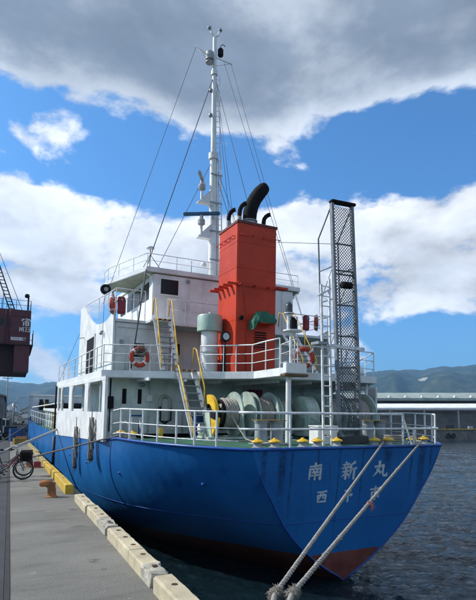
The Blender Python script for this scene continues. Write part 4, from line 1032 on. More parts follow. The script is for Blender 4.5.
# ---- life raft canister, vertical ladder by the gangway, lockers
lr = empty('life_raft_canister', (4.9, 6.3, 2.75), (0, 0, 0), SHIP)
MB().lathe([(.10, -.62), (.26, -.56), (.32, -.35), (.34, 0), (.32, .35), (.26, .56), (.10, .62)], axis='Y', n=20).build('canister', WHITE, lr, True)
MB().box(-.32, .32, -.4, .4, -.38, -.32).build('cradle', STEELG, lr)
vl = empty('vertical_ladder', (-.56, .60, .03), (0, 0, 0), SHIP)
for x in (-.16, .13): MB().beam((x, 0, 0), (x-.10, 0, 5.0 if x > 0 else 4.8), .06, .05).build('side_rail', RAILW, vl)
rm = MB().tube([(-.16, 0, 0), (.13, 0, 0)], .018, 7).mesh('rung', RAILW, True)
for k in range(16): link('rung', rm, vl, (-.002*k*3, 0, .25+k*.30))
MB().beam((-.42, -.05, 4.42), (.12, .05, 4.72), .06, .06).build('top_arm', RAILW, vl)
MB().beam((-.2, .02, 2.98), (1.62, .30, 2.98), .06, .10).build('tie_bar', RAILW, vl)
MB().box(-.42, -.05, -.1, .3, 2.98, 3.06).build('tie_plate', STEELG, vl)
lk = empty('deck_locker', (-.34, 1.0, .03), (0, 0, 0), SHIP)
MB().box(-.42, .28, -.2, .3, 0, .52).build('body', WHITE, lk, False, .02)
MB().box(-.44, .30, -.22, .32, .522, .56).build('lid', WHITE, lk, False, .012)
MB().tube([(-.2, -.215, .30), (-.14, -.245, .25), (.02, -.245, .25), (.08, -.215, .30)], .015, 6).build('handle', WIRE, lk, True)

# ---- cargo hold and forecastle, far forward
hc = MB().box(-4.6, 4.6, 21.5, 41.5, -1.1, .35).build('hatch_coaming', mat('coaming_grey_green', (.55, .62, .60), .6, var=.2, rust=.3, rustscale=2), SHIP)
for k in range(10): MB().box(-4.72, -4.605, 22+k*2.0, 22.12+k*2.0, -1.05, .33).build('coaming_stay', YELLOW if k % 4 == 2 else GREYWHITE, hc)
for k in range(9): MB().box(-4.8, 4.8, 21.6+k*2.2, 21.6+k*2.2+2.1, .352, .56).build('hatch_cover', GREYWHITE, SHIP, False, .02)
MB().tube([(-5.6, 20.6, 1.15), (-5.75, 42.6, .62)], .05, 8).build('hatch_pipe', WHITE, SHIP, True)
railing('railing', [(-5.85, 20+k*2.3, sheer(20+k*2.3)) for k in range(11)], [.95, .5], .022, .014, post_r=.02)
fc = MB().box(-5.55, 5.55, 44, 50, -1.0, 1.78).build('forecastle', mat('forecastle_blue_grey', (.55, .62, .66), .55, var=.15), SHIP)
MB().box(-5.65, 5.65, 43.9, 50.2, 1.782, 1.95).build('forecastle_roof', GREYWHITE, fc)
for x in (-4.95, -4.4, -2.9): MB().box(x, x+.35, 43.96, 44.0, 1.15, 1.45).build('window', GLASS, fc)
MB().tube([(-4.9, 42.9, .75), (1, 42.9, .75)], .36, 14).build('stowed_boom', BLACK, SHIP, 40)
MB().tube([(-4.6, 42.4, -.5), (-4.6, 42.4, 1.15)], .05, 8).build('samson_post', YELLOW, SHIP, True)
MB().tube([(-4.7, 43.4, .35), (-4.7, 43.4, 1.15)], .34, 14).build('windlass_drum', BLACK, SHIP, 40)
MB().tube([(-5.97, 20.6, -.9), (-5.97, 20.6, 2.2)], .05, 8).build('side_post', BLACK, SHIP, True)
MB().tube([(-6.06, 19.6, -.8), (-6.06, 19.6, -2.6)], .09, 8).build('side_fender_pipe', WIRE, SHIP, True)
# ------------------------------------------------------------------ things on the ship
from mathutils import Euler
SM = Matrix.Translation(SHIP.location) @ Euler((R(2.3), 0, R(2.0))).to_matrix().to_4x4()
def W(s, f, h): return SM @ Vector((s, f, h))
def on_ship(name, loc, label, cat, group=None, rz=0.0, rx=0.0):
    M = SM @ Matrix.Translation(loc) @ Matrix.Rotation(rz, 4, 'Z') @ Matrix.Rotation(rx, 4, 'X')
    e = empty(name, M.to_translation(), M.to_euler()); return tag(e, label, cat, group)
# lifebuoys
bring = MB().torus((0, 0, 0), .30, .085, 'Y', 36, 12).mesh('ring', BUOY, True)
btape = MB()
for k in range(4):
    a = PI/4+k*PI/2; btape.torus((0, 0, 0), .30, .089, 'Y', 5, 12, 0, a-.13, a+.13)
btape = btape.mesh('tape_band', TAPE, True)
brope = MB()
for k in range(4):
    a = PI/4+k*PI/2; b_ = a+PI/2
    brope.tube([(.39*math.cos(a), -.02, .39*math.sin(a)), (.43*math.cos((a+b_)/2), -.05, .43*math.sin((a+b_)/2)), (.39*math.cos(b_), -.02, .39*math.sin(b_))], .011, 5)
brope = brope.mesh('grab_line', ROPEM, True)
def lifebuoy(loc, label, rz=0, rope=True):
    e = on_ship('lifebuoy', loc, label, 'lifebuoy', 'orange lifebuoys hung on the ship', rz)
    link('ring', bring, e); link('tape_band', btape, e); link('grab_line', brope, e)
    if rope:
        mb = MB(); rnd = random.Random(5)
        for k in range(5): mb.torus((.02*k-.02, -.09-.012*k, .12+.02*k), .10+.02*k, .013, 'Y', 18, 5)
        mb.tube([(.0, -.1, .3), (-.05, -.12, .1), (.06, -.12, -.08), (.0, -.1, -.2)], .012, 5)
        mb.build('heaving_line', ROPED, e, True)
    return e
lifebuoy((-4.72, 6.43, 2.86), 'orange lifebuoy on the port rail of the boat deck left of the yellow stairs')
lifebuoy((.16, 2.95, 2.86), 'orange lifebuoy on the rail right of the funnel beside the white ladder', R(-18), False)
lifebuoy((-5.32, 8.62, 5.14), 'orange lifebuoy seen nearly edge on at the corner of the bridge deck', R(70), False)
lifebuoy((4.35, 8.2, 5.20), 'orange lifebuoy half hidden behind the white ladder on the starboard bridge deck', R(60), False)
def red_box(loc, label):
    e = on_ship('red_storage_case', loc, label, 'storage case', 'dark red cases on the bridge deck rails')
    MB().box(-.14, .14, -.1, .1, -.38, .32).build('case', DRED, e, False, .03)
    MB().box(-.15, .15, -.11, .11, .16, .19).build('lid_band', mat('case_band', (.34, .04, .05), .5), e)
    MB().box(-.15, .15, -.11, .11, -.26, -.235).build('lid_band', MATS['case_band'], e)
    MB().box(-.03, .03, -.13, -.1, .14, .24).build('latch', STEELG, e)
red_box((-5.02, 8.38, 5.12), 'dark red case on the bridge deck rail beside the edge on lifebuoy')
red_box((3.75, 8.18, 5.16), 'dark red case on the starboard bridge deck rail right of the funnel')
# canister, drum, white tank on the main deck by the port rail
def can(loc, r, h, m, name, label, cat, parts=True):
    e = on_ship(name, loc, label, cat)
    MB().lathe([(r*.9, 0), (r, .02), (r, h*.46), (r*1.03, h*.48), (r*1.03, h*.52), (r, h*.54), (r, h-.02), (r*.9, h)], n=22).build('body', m, e, 35)
    MB().lathe([(r*.25, h), (r*.25, h+.04)], n=12).build('bung', STEELG, e, 35)
can((-4.38, 4.75, .01), .10, .34, YELLOW, 'yellow_canister', 'small yellow canister behind the port rail', 'canister')
can((-2.75, 5.6, .02), .27, .80, BLUEC, 'blue_drum', 'dark blue drum on deck under the yellow striped stairs', 'drum')
e = on_ship('white_tank', (-2.85, 4.55, .02), 'small white rounded tank on deck behind the lower stair', 'tank')
MB().lathe([(.10, -.24), (.2, -.2), (.24, -.05), (.24, .05), (.2, .2), (.10, .24)], (0, 0, .30), 'X', 20).build('body', WHITE, e, True)
for x in (-.12, .12): MB().box(x-.03, x+.03, -.2, .2, 0, .10).build('foot', STEELG, e)
e = on_ship('folding_trestle', (-4.85, 6.2, -.02), 'small blue and white folding trestle by the port rail', 'trestle')
for sx in (-.2, .2):
    MB().beam((sx, -.22, 0), (sx*.7, 0, .72), .05).build('leg', RAILW, e); MB().beam((sx, .22, 0), (sx*.7, 0, .72), .05).build('leg', BLUEC, e)
MB().box(-.24, .24, -.06, .06, .72, .78).build('top_bar', BLUEC, e)
e = on_ship('mooring_chock', (-5.35, 5.75, -.08), 'small white roller chock beside the white house corner', 'chock')
MB().tube([(-.12, 0, 0), (-.12, 0, .5), (.02, 0, .62), (.16, 0, .5), (.16, 0, 0)], .045, 8).build('frame', WHITE, e, True)
MB().box(-.3, .35, -.12, .12, 0, .05).build('base', GREYWHITE, e)

GSTEEL = mat('gangway_steel', (.19, .21, .235), .5, .2, var=.25, vscale=8)
# the gangway stowed upright on the stern deck
gw = on_ship('gangway', (.62, 1.05, .06), 'grey mesh floored gangway stowed upright on the stern deck', 'gangway')
gw.rotation_euler = (SM @ Matrix.Rotation(R(-2.0), 4, 'Y') @ Matrix.Rotation(R(-.5), 4, 'X')).to_euler()
GH = 7.66
for x in (-.40, .40): MB().box(x-.045, x+.045, -.07, .07, .2, GH).build('side_beam', GSTEEL, gw, False, .008)
mesh = MB(); pit = .105; hw = .355
z = .25-2*hw
while z < GH-.1:
    for sg in (-1, 1):
        a0 = (-hw*sg, z); a1 = (hw*sg, z+2*hw)
        if a0[1] < .25: t = (.25-a0[1])/(2*hw); a0 = (lerp(a0[0], a1[0], t), .25)
        if a1[1] > GH-.1: t = (GH-.1-z)/(2*hw); a1 = (lerp(-hw*sg, hw*sg, t), GH-.1)
        mesh.beam((a0[0], -.03+.012*sg, a0[1]), (a1[0], -.03+.012*sg, a1[1]), .016, .012, (0, 1, 0))
    z += pit
tag(mesh.build('floor_mesh', mat('mesh_steel', (.09, .10, .115), .5, .3, var=.2), gw), kind='stuff')
for z in (.35, 1.35, 2.35, 3.35, 4.35, 5.35, 5.47, 6.35):
    MB().tube([(-.38, .02, z), (.38, .02, z)], .028, 8).build('cross_bar', GSTEEL, gw, True)
for x in (-.40, .40):
    MB().tube([(x, .05, GH-.1), (x, .78, GH-.95), (x, .8, 1.0), (x, .05, .35)], .026, 8).build('handrail', GSTEEL, gw, True)
    for z in (1.35, 2.4, 3.45, 4.55, 5.6): 
        MB().tube([(x, .05, z), (x, .8, z)], .02, 7).build('stanchion', GSTEEL, gw, True)
        if z in (2.4, 4.55): MB().tube([(x, .05, z+1.05), (x, .8, z)], .014, 6).build('diagonal_brace', GSTEEL, gw, True)
hd = MB().box(-.46, .52, -.12, .10, GH, GH+.10).build('head_roller', BLACK, gw, False, .03)
MB().box(-.5, .55, -.25, .35, -.03, .19).build('foot_platform', mat('dark_foot', (.05, .052, .055), .7, var=.3), gw, False, .02)
MB().tube([(.56, .12, .0), (.56, .12, 5.1)], .035, 8).build('side_pole', GSTEEL, gw, True)
MB().lathe([(.08, -.20), (.11, -.17), (.11, .17), (.08, .20)], (-.08, -.2, 4.95), 'X', 16).build('floodlight', BLACK, gw, 35)
MB().tube([(-.40, -.08, 4.82), (-.08, -.16, 4.95), (.40, -.08, 5.05)], .02, 6).build('floodlight_bracket', GSTEEL, gw, True)

# rope fenders hanging down the port side
def rope_fender(s0, top, bot, label, spread):
    x = -6.16
    o = Vector((x, s0, bot))
    e = on_ship('rope_fender', (x, s0, bot), label, 'rope fender', 'rope fenders hanging on the port side')
    ln = top-bot; rnd = random.Random(int(s0*10))
    MB().tube([(0, .02, ln+.42), (0, 0, ln-.02)], .016, 6).build('lanyard', ROPED, e, True)
    for q in range(5):
        a = 2*PI*q/5; P = []
        for i in range(15):
            t = i/14; w_ = .085+.05*math.sin(t*PI)+spread*max(0, t-.55)*.10
            P.append((.5*w_*math.cos(a+t*5), w_*math.sin(a+t*5)+.03*math.sin(t*7+q), ln*(1-t)))
        MB().tube(P, [.040+.010*math.sin(i*1.9+q) for i in range(15)], 7).build('strand', ROPEM if q % 2 else ROPED, e, True)
    fr = MB()
    for k in range(26):
        a = rnd.uniform(0, 6.28); d = rnd.uniform(.05, .16)
        fr.tube([(0, .05*math.sin(a), .10), (.03*math.cos(a), d*math.sin(a), .0), (.05*math.cos(a), d*1.3*math.sin(a), -rnd.uniform(.02, .14))], [.012, .010, .004], 5)
    tag(fr.build('frayed_end', ROPEM, e, True), kind='stuff')
rope_fender(10.9, .12, -1.62, 'left rope fender, the thinner and lower one hanging on the port side', .4)
rope_fender(7.35, .62, -.92, 'right rope fender, the thicker and higher one near the white house corner', 1.0)

# ------------------------------------------------------------------ mooring lines
def mooring(name, pts, r, m, label, braid=True, pitch=.5, drop=.15, n=16):
    P = []
    for a, b_ in zip(pts, pts[1:]): P += sag(a, b_, drop if a == pts[0] else 0, n)[:-1]
    P.append(Vector(pts[-1]))
    mb = braided(P, r, pitch) if braid else MB().tube(P, r, 8)
    o = mb.build(name, m, None, True); tag(o, label, 'rope'); return o
def frayed(parent, c, d, n=90, s=.16, seed=1, th=1.0):
    rnd = random.Random(seed); mb = MB(); c = Vector(c); d = Vector(d).normalized()
    for k in range(n):
        v = Vector((rnd.gauss(0, 1), rnd.gauss(0, 1), rnd.gauss(0, 1))).normalized()
        p = c+d*rnd.uniform(-.11, .07); q = p+v*s*rnd.uniform(.2, .75); q2 = q+(v+Vector((0, 0, -.8))).normalized()*s*rnd.uniform(.2, .5)
        mb.tube([p, q, q2], [.011*th, .008*th, .003*th], 3)
    return tag(mb.build('frayed_splice', ROPEM, parent, True), kind='stuff')
eye1 = Vector((2.66, 4.93, -.20)); eye2 = Vector((2.83, 4.86, -.20)); quay_b = Vector((.95, 2.05, .22))
r1a = W(1.20, .20, .12); r2a = W(2.78, .22, .12)
rp1 = mooring('mooring_rope', [W(1.2, .6, .14), r1a, eye1, eye1.lerp(quay_b, .96)], .030, ROPEM, 'left stern mooring rope, the cleaner one, running from the fairlead down to the quay', True, .22, 0.0)
rp2 = mooring('mooring_rope', [W(2.78, .7, .14), r2a, eye2, eye2.lerp(quay_b, .96)], .031, ROPEM, 'right stern mooring rope, frayed and knotted, with a scrap of pink cord', True, .22, 0.0)
frayed(rp1, eye1, eye1-r1a, 900, .085, 1, .35); frayed(rp2, eye2, eye2-r2a, 900, .085, 2, .35)
dv = (eye2-r2a)
for k, t in enumerate((.40, .52, .57, .61, .66, .70, .84, .90, .93)): frayed(rp2, r2a+dv*t, dv, 40, .06, 10+k, .45)
pk = MB(); c = r2a+dv*.67; rnd = random.Random(4)
for k in range(7):
    v = Vector((rnd.uniform(-.2, 1), rnd.uniform(-.5, .2), rnd.uniform(-.5, .3))).normalized(); pk.tube([c, c+v*.07, c+v*.13+Vector((0, 0, -.03))], [.010, .008, .004], 5)
for k in range(3): pk.torus(c+dv.normalized()*.02*k, .038, .009, 'Y', 14, 5)
pk.build('pink_cord', mat('pink_cord', (.55, .20, .15), .9, var=.2), rp2, True)
fl = W(-5.62, 5.2, .10); b2 = Vector((.66, 20.45, .34))
mooring('mooring_rope', [W(-5.3, 4.9, .16), fl, b2], .032, ROPED, 'thin dark breast rope running from beside the white house to the far rusty bollard', True, .25, .10)
mooring('mooring_rope', [W(-5.9, 19.2, -.35), Vector((-1.5, 17.6, .22))], .065, ROPEP, 'pale thick rope slanting over the bicycles to the ship side', True, .35, .06)
mooring('mooring_rope', [W(-5.6, 40, -.4), Vector((-.9, 34, .3))], .04, ROPED, 'distant dark bow rope low over the quay behind the bicycles', True, .3, .15)

# ------------------------------------------------------------------ the quay edge
KX0, KX1 = 1.33, 1.525
KW = mat('kerb_weathered_white', (.54, .47, .32), .9, var=.30, vscale=3, streak=.3, streakcol=(.28, .24, .17), stscale=(5, 2, 2), fine=.25, finescale=40, bump=.05, bscale=30)
KB = mat('kerb_bare_grey', (.47, .44, .36), .9, var=.35, vscale=9, fine=.35, finescale=50, bump=.10, bscale=22)
KY = mat('kerb_yellow_paint', (.55, .36, .035), .7, var=.30, vscale=4, rust=.35, rustscale=7, fine=.2, finescale=40, bump=.04, bscale=30)
KD = mat('kerb_dull_yellow', (.36, .29, .12), .85, var=.4, vscale=3, rust=.5, rustscale=4)
BOLT = mat('rusted_bolt_hole', (.085, .035, .018), .9, var=.4)
def kerb(y0, y1, h, m, label, group, x0=KX0, w_=KX1-KX0, bolts=2, rz=0, worn=False):
    L = y1-y0; e = empty('kerb_block', (x0, y0, 0), (0, 0, rz)); tag(e, label, 'kerb block', group)
    mb = MB(); n = 14 if worn else 10; rnd = random.Random(int(y0*31))
    sec = [(0, 0), (0, h-.018), (.018, h), (w_-.018, h), (w_, h-.018), (w_, 0)]
    for i in range(n+1):
        t = i/n
        for (a, z) in sec:
            k = .004+(.016 if worn and t < .4 else 0)
            mb.v.append((a+rnd.uniform(-k, k)*1.4*(z > 0), L*t+(rnd.uniform(0, .05) if worn and i == 0 else 0), z-abs(rnd.gauss(0, k))*(z > .05)))
    for i in range(n):
        for k in range(5): mb.f.append((i*6+k, i*6+k+1, i*6+k+7, i*6+k+6)); mb.mi.append(1 if worn and i < 5 else 0)
    mb.f += [tuple(range(5, -1, -1)), tuple(n*6+k for k in range(6))]; mb.mi += [1 if worn else 0, 0]
    mb.build('block', [m, KB], e, False, 0)
    for k in range(bolts):
        y = L*(k+.5)/bolts
        MB().lathe([(.030, 0), (.030, .006)], (w_*.55, y, h-.003), 'Z', 12).build('bolt_head', BOLT, e)
GK = 'white kerb blocks along the quay edge'
kerb(2.2, 3.57, .155, KW, 'white kerb block out at the bottom edge of the picture', GK)
kerb(3.60, 4.90, .155, KW, 'nearest white kerb block, with rusty bolt holes on top', GK)
kerb(5.02, 6.02, .150, KW, 'white kerb block with a crumbled grey near end', GK, worn=True)
kerb(6.035, 7.40, .150, KW, 'cream kerb block just beyond the crumbled one, its top bolted', GK, bolts=3)
kerb(7.56, 9.50, .150, KW, 'white kerb block with a gap in front of it and a broken near end', GK, worn=True, bolts=3)
kerb(9.54, 11.15, .150, KW, 'farthest white kerb block, next to the yellow one', GK, x0=1.31)
GY = 'painted kerb blocks along the quay edge'
ylab = ['nearest yellow kerb block, behind the bent rusty bollard', 'second yellow kerb block from the bent rusty bollard', 'yellow kerb block below the thin breast rope', 'dull tan kerb block with the thin breast rope crossing above it', 'dull tan kerb block beyond the yellow ones, past the far rusty bollard']
ys_ = [(12.35, 15.6), (15.75, 18.6), (18.75, 21.2), (21.6, 24.6), (24.8, 28.0)]
for (a, c), l in zip(ys_, ylab): kerb(a, c, .21 if a < 18 else .18, KY if a < 21 else KD, l, GY, x0=1.235, w_=.185, bolts=1)
for i in range(9):
    a = 28.4+i*4.6
    kerb(a, a+4.3, .2, KD, ['dull', 'grey', 'faded', 'rusty', 'far', 'farther', 'distant', 'more distant', 'farthest'][i]+' kerb block along the quay towards the bow', 'far kerb blocks along the quay', x0=1.29, bolts=0)

def bent_bollard(loc, rz, sc, label, m=RUSTO):
    e = empty('bollard', loc, (0, 0, rz)); tag(e, label, 'bollard', 'rusty bollards on the quay')
    h = .40*sc; P = [(0, 0, 0), (0, 0, h*.50), (-.015*sc, 0, h*.72), (-.07*sc, 0, h*.88), (-.17*sc, 0, h*.93), (-.29*sc, 0, h*.92), (-.33*sc, 0, h*.91)]
    MB().tube(P, [.125*sc, .112*sc, .115*sc, .110*sc, .095*sc, .088*sc, .05*sc], 20).build('post', m, e, 60)
    MB().tube([(-.02*sc, 0, h*.80), (.09*sc, 0, h*.93)], [.10*sc, .03*sc], 14).build('hump', m, e, True)
    MB().lathe([(.17*sc, .002), (.17*sc, .012), (.12*sc, .035)], n=22).build('base_flange', m, e, 40)
bent_bollard((.92, 12.05, 0), R(-6), .80, 'orange rusty bent bollard near the yellow kerb')
bent_bollard((.74, 20.5, 0), R(-4), 1.05, 'second rusty bollard further off, holding the thin breast rope')
e = empty('iron_bracket', (.98, 20.2, 0)); tag(e, 'dark red iron bracket beside the far bollard', 'bracket')
MB().box(-.1, .14, -.12, .12, 0, .22).build('block', DRED, e, False, .02); MB().box(-.16, .2, -.18, .18, .0, .03).build('foot', RUSTO, e)
e = empty('bollard', (.95, 1.95, 0)); tag(e, 'mushroom bollard on the quay below the picture', 'bollard')
MB().lathe([(.2, 0), (.2, .02), (.12, .05), (.11, .26), (.18, .33), (.17, .38), (.08, .41)], n=24).build('post', RUSTO, e, 50)

# ------------------------------------------------------------------ bicycles
TYRE = mat('bicycle_tyre', (.018, .018, .018), .85, var=.2); CHROME = mat('bicycle_chrome', (.22, .225, .23), .4, .7, var=.2)
def bicycle(loc, rz, frame_m, label, basket, r=.29):
    e = empty('bicycle', loc, (0, R(0), rz)); tag(e, label, 'bicycle', 'bicycles parked on the quay')
    wb = 1.04
    for wx, nm in ((-wb, 'rear_wheel'), (0, 'front_wheel')):
        w_ = MB().torus((wx, 0, r), r-.018, .02, 'Y', 36, 8).build(nm, TYRE, e, True)
        MB().torus((wx, 0, r), r-.045, .012, 'Y', 36, 6).build('rim', CHROME, w_, True)
        sp = MB()
        for k in range(18):
            a = 2*PI*k/18; sp.tube([(wx, (-1)**k*.025, r), (wx+(r-.05)*math.cos(a), 0, r+(r-.05)*math.sin(a))], .0022, 4)
        tag(sp.build('spokes', CHROME, w_), kind='stuff')
        MB().lathe([(.02, -.05), (.025, 0), (.02, .05)], (wx, 0, r), 'Y', 10).build('hub', CHROME, w_, True)
        ar = MB().torus((wx, 0, r), r+.028, .016, 'Y', 18, 6, 0, R(20) if wx else R(35), R(175) if wx else R(160)).build('mudguard', frame_m if not wx else CHROME, e, True)
    bb = (-.60, 0, r-.01); seat = (-.74, 0, .70); head = (-.20, 0, .70); crown = (-.13, 0, .58)
    fr = MB(); fr.tube([bb, seat], .017, 8); fr.tube([head, crown], .02, 8); fr.tube([(-.17, 0, .62), (-.42, 0, .36), bb], .02, 8); fr.tube([(-.185, 0, .66), (-.45, 0, .44), (-.68, 0, .44)], .014, 8)
    for s in (-.05, .05): fr.tube([bb, (-wb, s, r)], .011, 6); fr.tube([(-.70, 0, .58), (-wb, s, r)], .010, 6)
    fr.build('frame', frame_m, e, True)
    fk = MB()
    for s in (-.05, .05): fk.tube([(-.12, s*.8, .56), (-.05, s, .40), (0, s, r)], .012, 6)
    fk.tube([(-.13, -.05, .56), (-.13, .05, .56)], .014, 6); fk.build('fork', CHROME, e, True)
    MB().tube([(-.36, -.27, .86), (-.24, -.25, .90), (-.21, -.06, .88), (-.21, .06, .88), (-.24, .25, .90), (-.36, .27, .86)], .012, 7).build('handlebar', CHROME, e, True)
    MB().tube([(-.20, 0, .70), (-.21, 0, .88)], .013, 7).build('stem', CHROME, e, True)
    for s in (-.27, .27): MB().tube([(-.40, s*1.01, .855), (-.30, s*.98, .885)], .018, 8).build('grip', TYRE, e, True)
    MB().tube([(-.74, 0, .70), (-.765, 0, .80)], .013, 7).build('seat_post', CHROME, e, True)
    sd = MB()
    for i in range(9):
        t = i/8; w_ = lerp(.02, .10, min(1, t*1.6)) if t > .2 else .025
        sd.v += [(-.60-.26*t, -w_, .80), (-.60-.26*t, 0, .835+.01*t), (-.60-.26*t, w_, .80), (-.60-.26*t, 0, .775)]
    for i in range(8):
        for k in range(4): sd.f.append((i*4+k, i*4+(k+1) % 4, i*4+4+(k+1) % 4, i*4+4+k)); sd.mi.append(0)
    sd.f += [(0, 1, 2, 3), (32, 33, 34, 35)]; sd.mi += [0, 0]
    sd.build('saddle', DARK if frame_m is not PINK else mat('pale_saddle', (.5, .5, .48), .6), e, True)
    MB().lathe([(.085, -.012), (.085, .012)], (bb[0], -.06, bb[2]), 'Y', 20).build('chainwheel', CHROME, e, True)
    for s in (-1, 1):
        MB().tube([(bb[0], s*.08, bb[2]), (bb[0]+.10*s, s*.09, bb[2]-.12*s)], .009, 6).build('crank', CHROME, e, True)
        MB().box(bb[0]+.10*s-.04, bb[0]+.10*s+.04, s*.12-.035, s*.12+.035, bb[2]-.12*s-.01, bb[2]-.12*s+.012).build('pedal', DARK, e)
    if basket:
        bk = MB()
        for i in range(9):
            z = .56+.028*i; f_ = .14+.005*i; bk.tube([(-.10, -f_, z), (.19+.004*i, -f_, z), (.19+.004*i, f_, z), (-.10, f_, z)], .007, 4, closed=True)
        for i in range(13):
            y = lerp(-.14, .14, i/12)
            for x in (-.10, .20): bk.tube([(x, y, .56), (x+(.03 if x > 0 else 0), y*1.25, .79)], .005, 4)
        for i in range(12):
            x = lerp(-.1, .2, i/11); bk.tube([(x, -.14, .56), (x, -.18, .79)], .005, 4); bk.tube([(x, .14, .56), (x, .18, .79)], .005, 4); bk.tube([(x, -.14, .56), (x, .14, .56)], .005, 4)
        bk.build('basket', BLACK, e)
        MB().box(-.08, .17, -.12, .12, .58, .72).build('bag', BLACK, e, False, .03)
    MB().tube([(-.15, -.02, .60), (-.05, -.02, .62), (.03, 0, .61)], .008, 5).build('lamp_arm', CHROME, e, True)
    MB().lathe([(.02, -.04), (.038, .0), (.038, .04)], (-.04, 0, .64) if not basket else (-.06, .0, .52), 'X', 12).build('lamp', CHROME, e, True)
    rk = MB(); rk.tube([(-.80, -.06, .60), (-1.22, -.06, .62), (-1.22, .06, .62), (-.80, .06, .60)], .009, 6)
    for s in (-.06, .06): rk.tube([(-wb, s, r), (-1.1, s, .61)], .007, 5)
    rk.build('rear_rack', CHROME, e, True)
    MB().tube([(-.62, .08, .20), (-.55, .2, .01)], .009, 6).build('kickstand', CHROME, e, True)
PINK = mat('bicycle_dusty_red', (.17, .040, .045), .4, var=.2); BIKEB = mat('bicycle_black', (.02, .022, .025), .4, var=.2)
bicycle((.42, 16.05, 0), R(4), PINK, 'dusty red bicycle with a black front basket, the nearer of the two', True, .285)
bicycle((.47, 17.2, 0), R(-3), BIKEB, 'black bicycle standing just behind the dusty red one', True, .27)

# ------------------------------------------------------------------ harbour crane on the left
cr = empty('harbour_crane', (-6, 60, 0)); tag(cr, 'dark maroon harbour crane house overhanging at the left edge', 'crane')
hb = MB().box(-3, 7.56, 0, 9, 10.40, 14.30).build('machine_house', MAROON, cr, False, .05)
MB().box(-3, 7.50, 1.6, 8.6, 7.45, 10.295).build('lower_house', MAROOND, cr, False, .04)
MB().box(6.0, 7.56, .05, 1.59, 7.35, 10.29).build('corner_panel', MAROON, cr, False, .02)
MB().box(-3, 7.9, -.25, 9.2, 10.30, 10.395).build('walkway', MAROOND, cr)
for k in range(6): MB().box(-2.6+k*1.9, -2.52+k*1.9, -.06, -.003, 10.45, 14.25).build('panel_rib', MAROON, hb)
MB().box(5.6, 7.1, -.02, -.003, 10.82, 11.16).build('notice_strip', CREAM, hb)
for k in range(7): MB().box(5.75+k*.11, 5.80+k*.11, -.03, -.021, 10.9, 11.08).build('notice_letter', mat('notice_ink', (.12, .12, .14), .6), hb)
for k in range(4): MB().box(6.64+k*.11, 6.71+k*.11, -.03, -.021, 10.9, 11.08).build('notice_letter', MATS['notice_ink'], hb)
# emblem: a roofed character, and NO 3 below it
em = MB()
for a, c in (((6.66, 13.02), (6.66, 13.22)), ((6.66, 13.22), (7.48, 13.22)), ((7.48, 13.22), (7.48, 13.02)), ((7.07, 13.22), (7.07, 13.38)), ((6.86, 13.0), (6.80, 12.52)), ((6.90, 13.0), (7.28, 13.0)), ((7.30, 13.0), (7.34, 12.52)), ((6.92, 12.55), (7.22, 12.55)), ((7.07, 12.95), (7.07, 12.6))):
    em.beam((a[0], -.03, a[1]), (c[0], -.03, c[1]), .15, .05, (0, 1, 0))
em.build('emblem', CREAM, hb)
def strokes(name, segs, x, z, s, parent, y=-.03, w=.09):
    mb = MB()
    for (a, b_, c, d) in segs: mb.beam((x+a*s, y, z+b_*s), (x+c*s, y, z+d*s), w, .04, (0, 1, 0))
    mb.build(name, CREAM, parent)
strokes('letter', [(0, 0, 0, 1), (0, 1, .5, 0), (.5, 0, .5, 1)], 6.45, 11.86, .48, hb)
strokes('letter', [(0, 0, 0, 1), (0, 1, .6, 1), (.6, 1, .6, 0), (.6, 0, 0, 0)], 6.82, 11.86, .48, hb)
strokes('letter', [(0, 1, .5, 1), (.5, 1, .5, 0), (.5, 0, 0, 0), (.1, .5, .5, .5)], 7.23, 11.86, .48, hb)
rl = MB()
for x in [-3+k*1.5 for k in range(8)]: rl.tube([(x, .1, 14.3), (x, .1, 15.4)], .03, 6)
for z in (14.85, 15.4): rl.tube([(-3, .1, z), (7.5, .1, z), (7.5, 8.9, z)], .025, 6)
rl.build('roof_railing', WIRE, cr, True)
MB().tube([(7.2, .5, 14.3), (7.2, .5, 15.9)], .09, 8).build('lamp_post', BLACK, cr, True)
MB().lathe([(.2, 0), (.28, .15), (.2, .4)], (7.05, .5, 15.85), 'Z', 14).build('lamp', BLACK, cr, True)
MB().tube([(4.6, .6, 14.3), (4.6, .6, 16.6)], .04, 6).build('whip', WIRE, cr, True)
rl = MB(); rl.tube([(7.85, -.2, 10.4), (7.85, -.2, 12.0)], .035, 6); rl.tube([(7.85, 2, 10.4), (7.85, 2, 12.0)], .035, 6); rl.tube([(7.85, -.2, 11.2), (7.85, 3, 11.2)], .03, 6); rl.tube([(7.85, -.2, 10.9), (7.0, -.2, 10.9)], .03, 6)
rl.build('walkway_railing', WIRE, cr, True)
for k in range(3): MB().box(3.6+k*.7, 4.1+k*.7, -.05, -.003, 12.4, 13.2).build('window', GLASS, hb)
for z in (11.6, 13.55): MB().box(-3, 7.55, -.05, -.003, z, z+.07).build('panel_rib', MAROON, hb)
ld = MB()
for x in (5.0, 5.4): ld.tube([(x, -.16, 10.4), (x, -.16, 14.9)], .03, 6)
for q in range(14): ld.tube([(5.0, -.16, 10.6+q*.3), (5.4, -.16, 10.6+q*.3)], .02, 5)
ld.build('wall_ladder', MAROON, cr, True)
MB().tube([(7.0, 0, 12.6), (7.05, -.2, 12.4), (7.3, -.2, 12.35), (7.5, .1, 12.3)], .02, 5).build('cable', WIRE, cr, True)
lt = empty('jib', (0, 0, 0), (0, 0, 0), cr)
for dx in (0, .55): MB().beam((5.35+dx, 1.2, 14.3), (2.9+dx, 1.2, 21), .12).build('jib_chord', BLACK, lt)
lc = MB().box(0, .55, -.04, .04, -.04, .04).mesh('jib_rung', BLACK)
for k in range(17): link('jib_rung', lc, lt, (5.25-k*.147, 1.2, 14.6+k*.4))
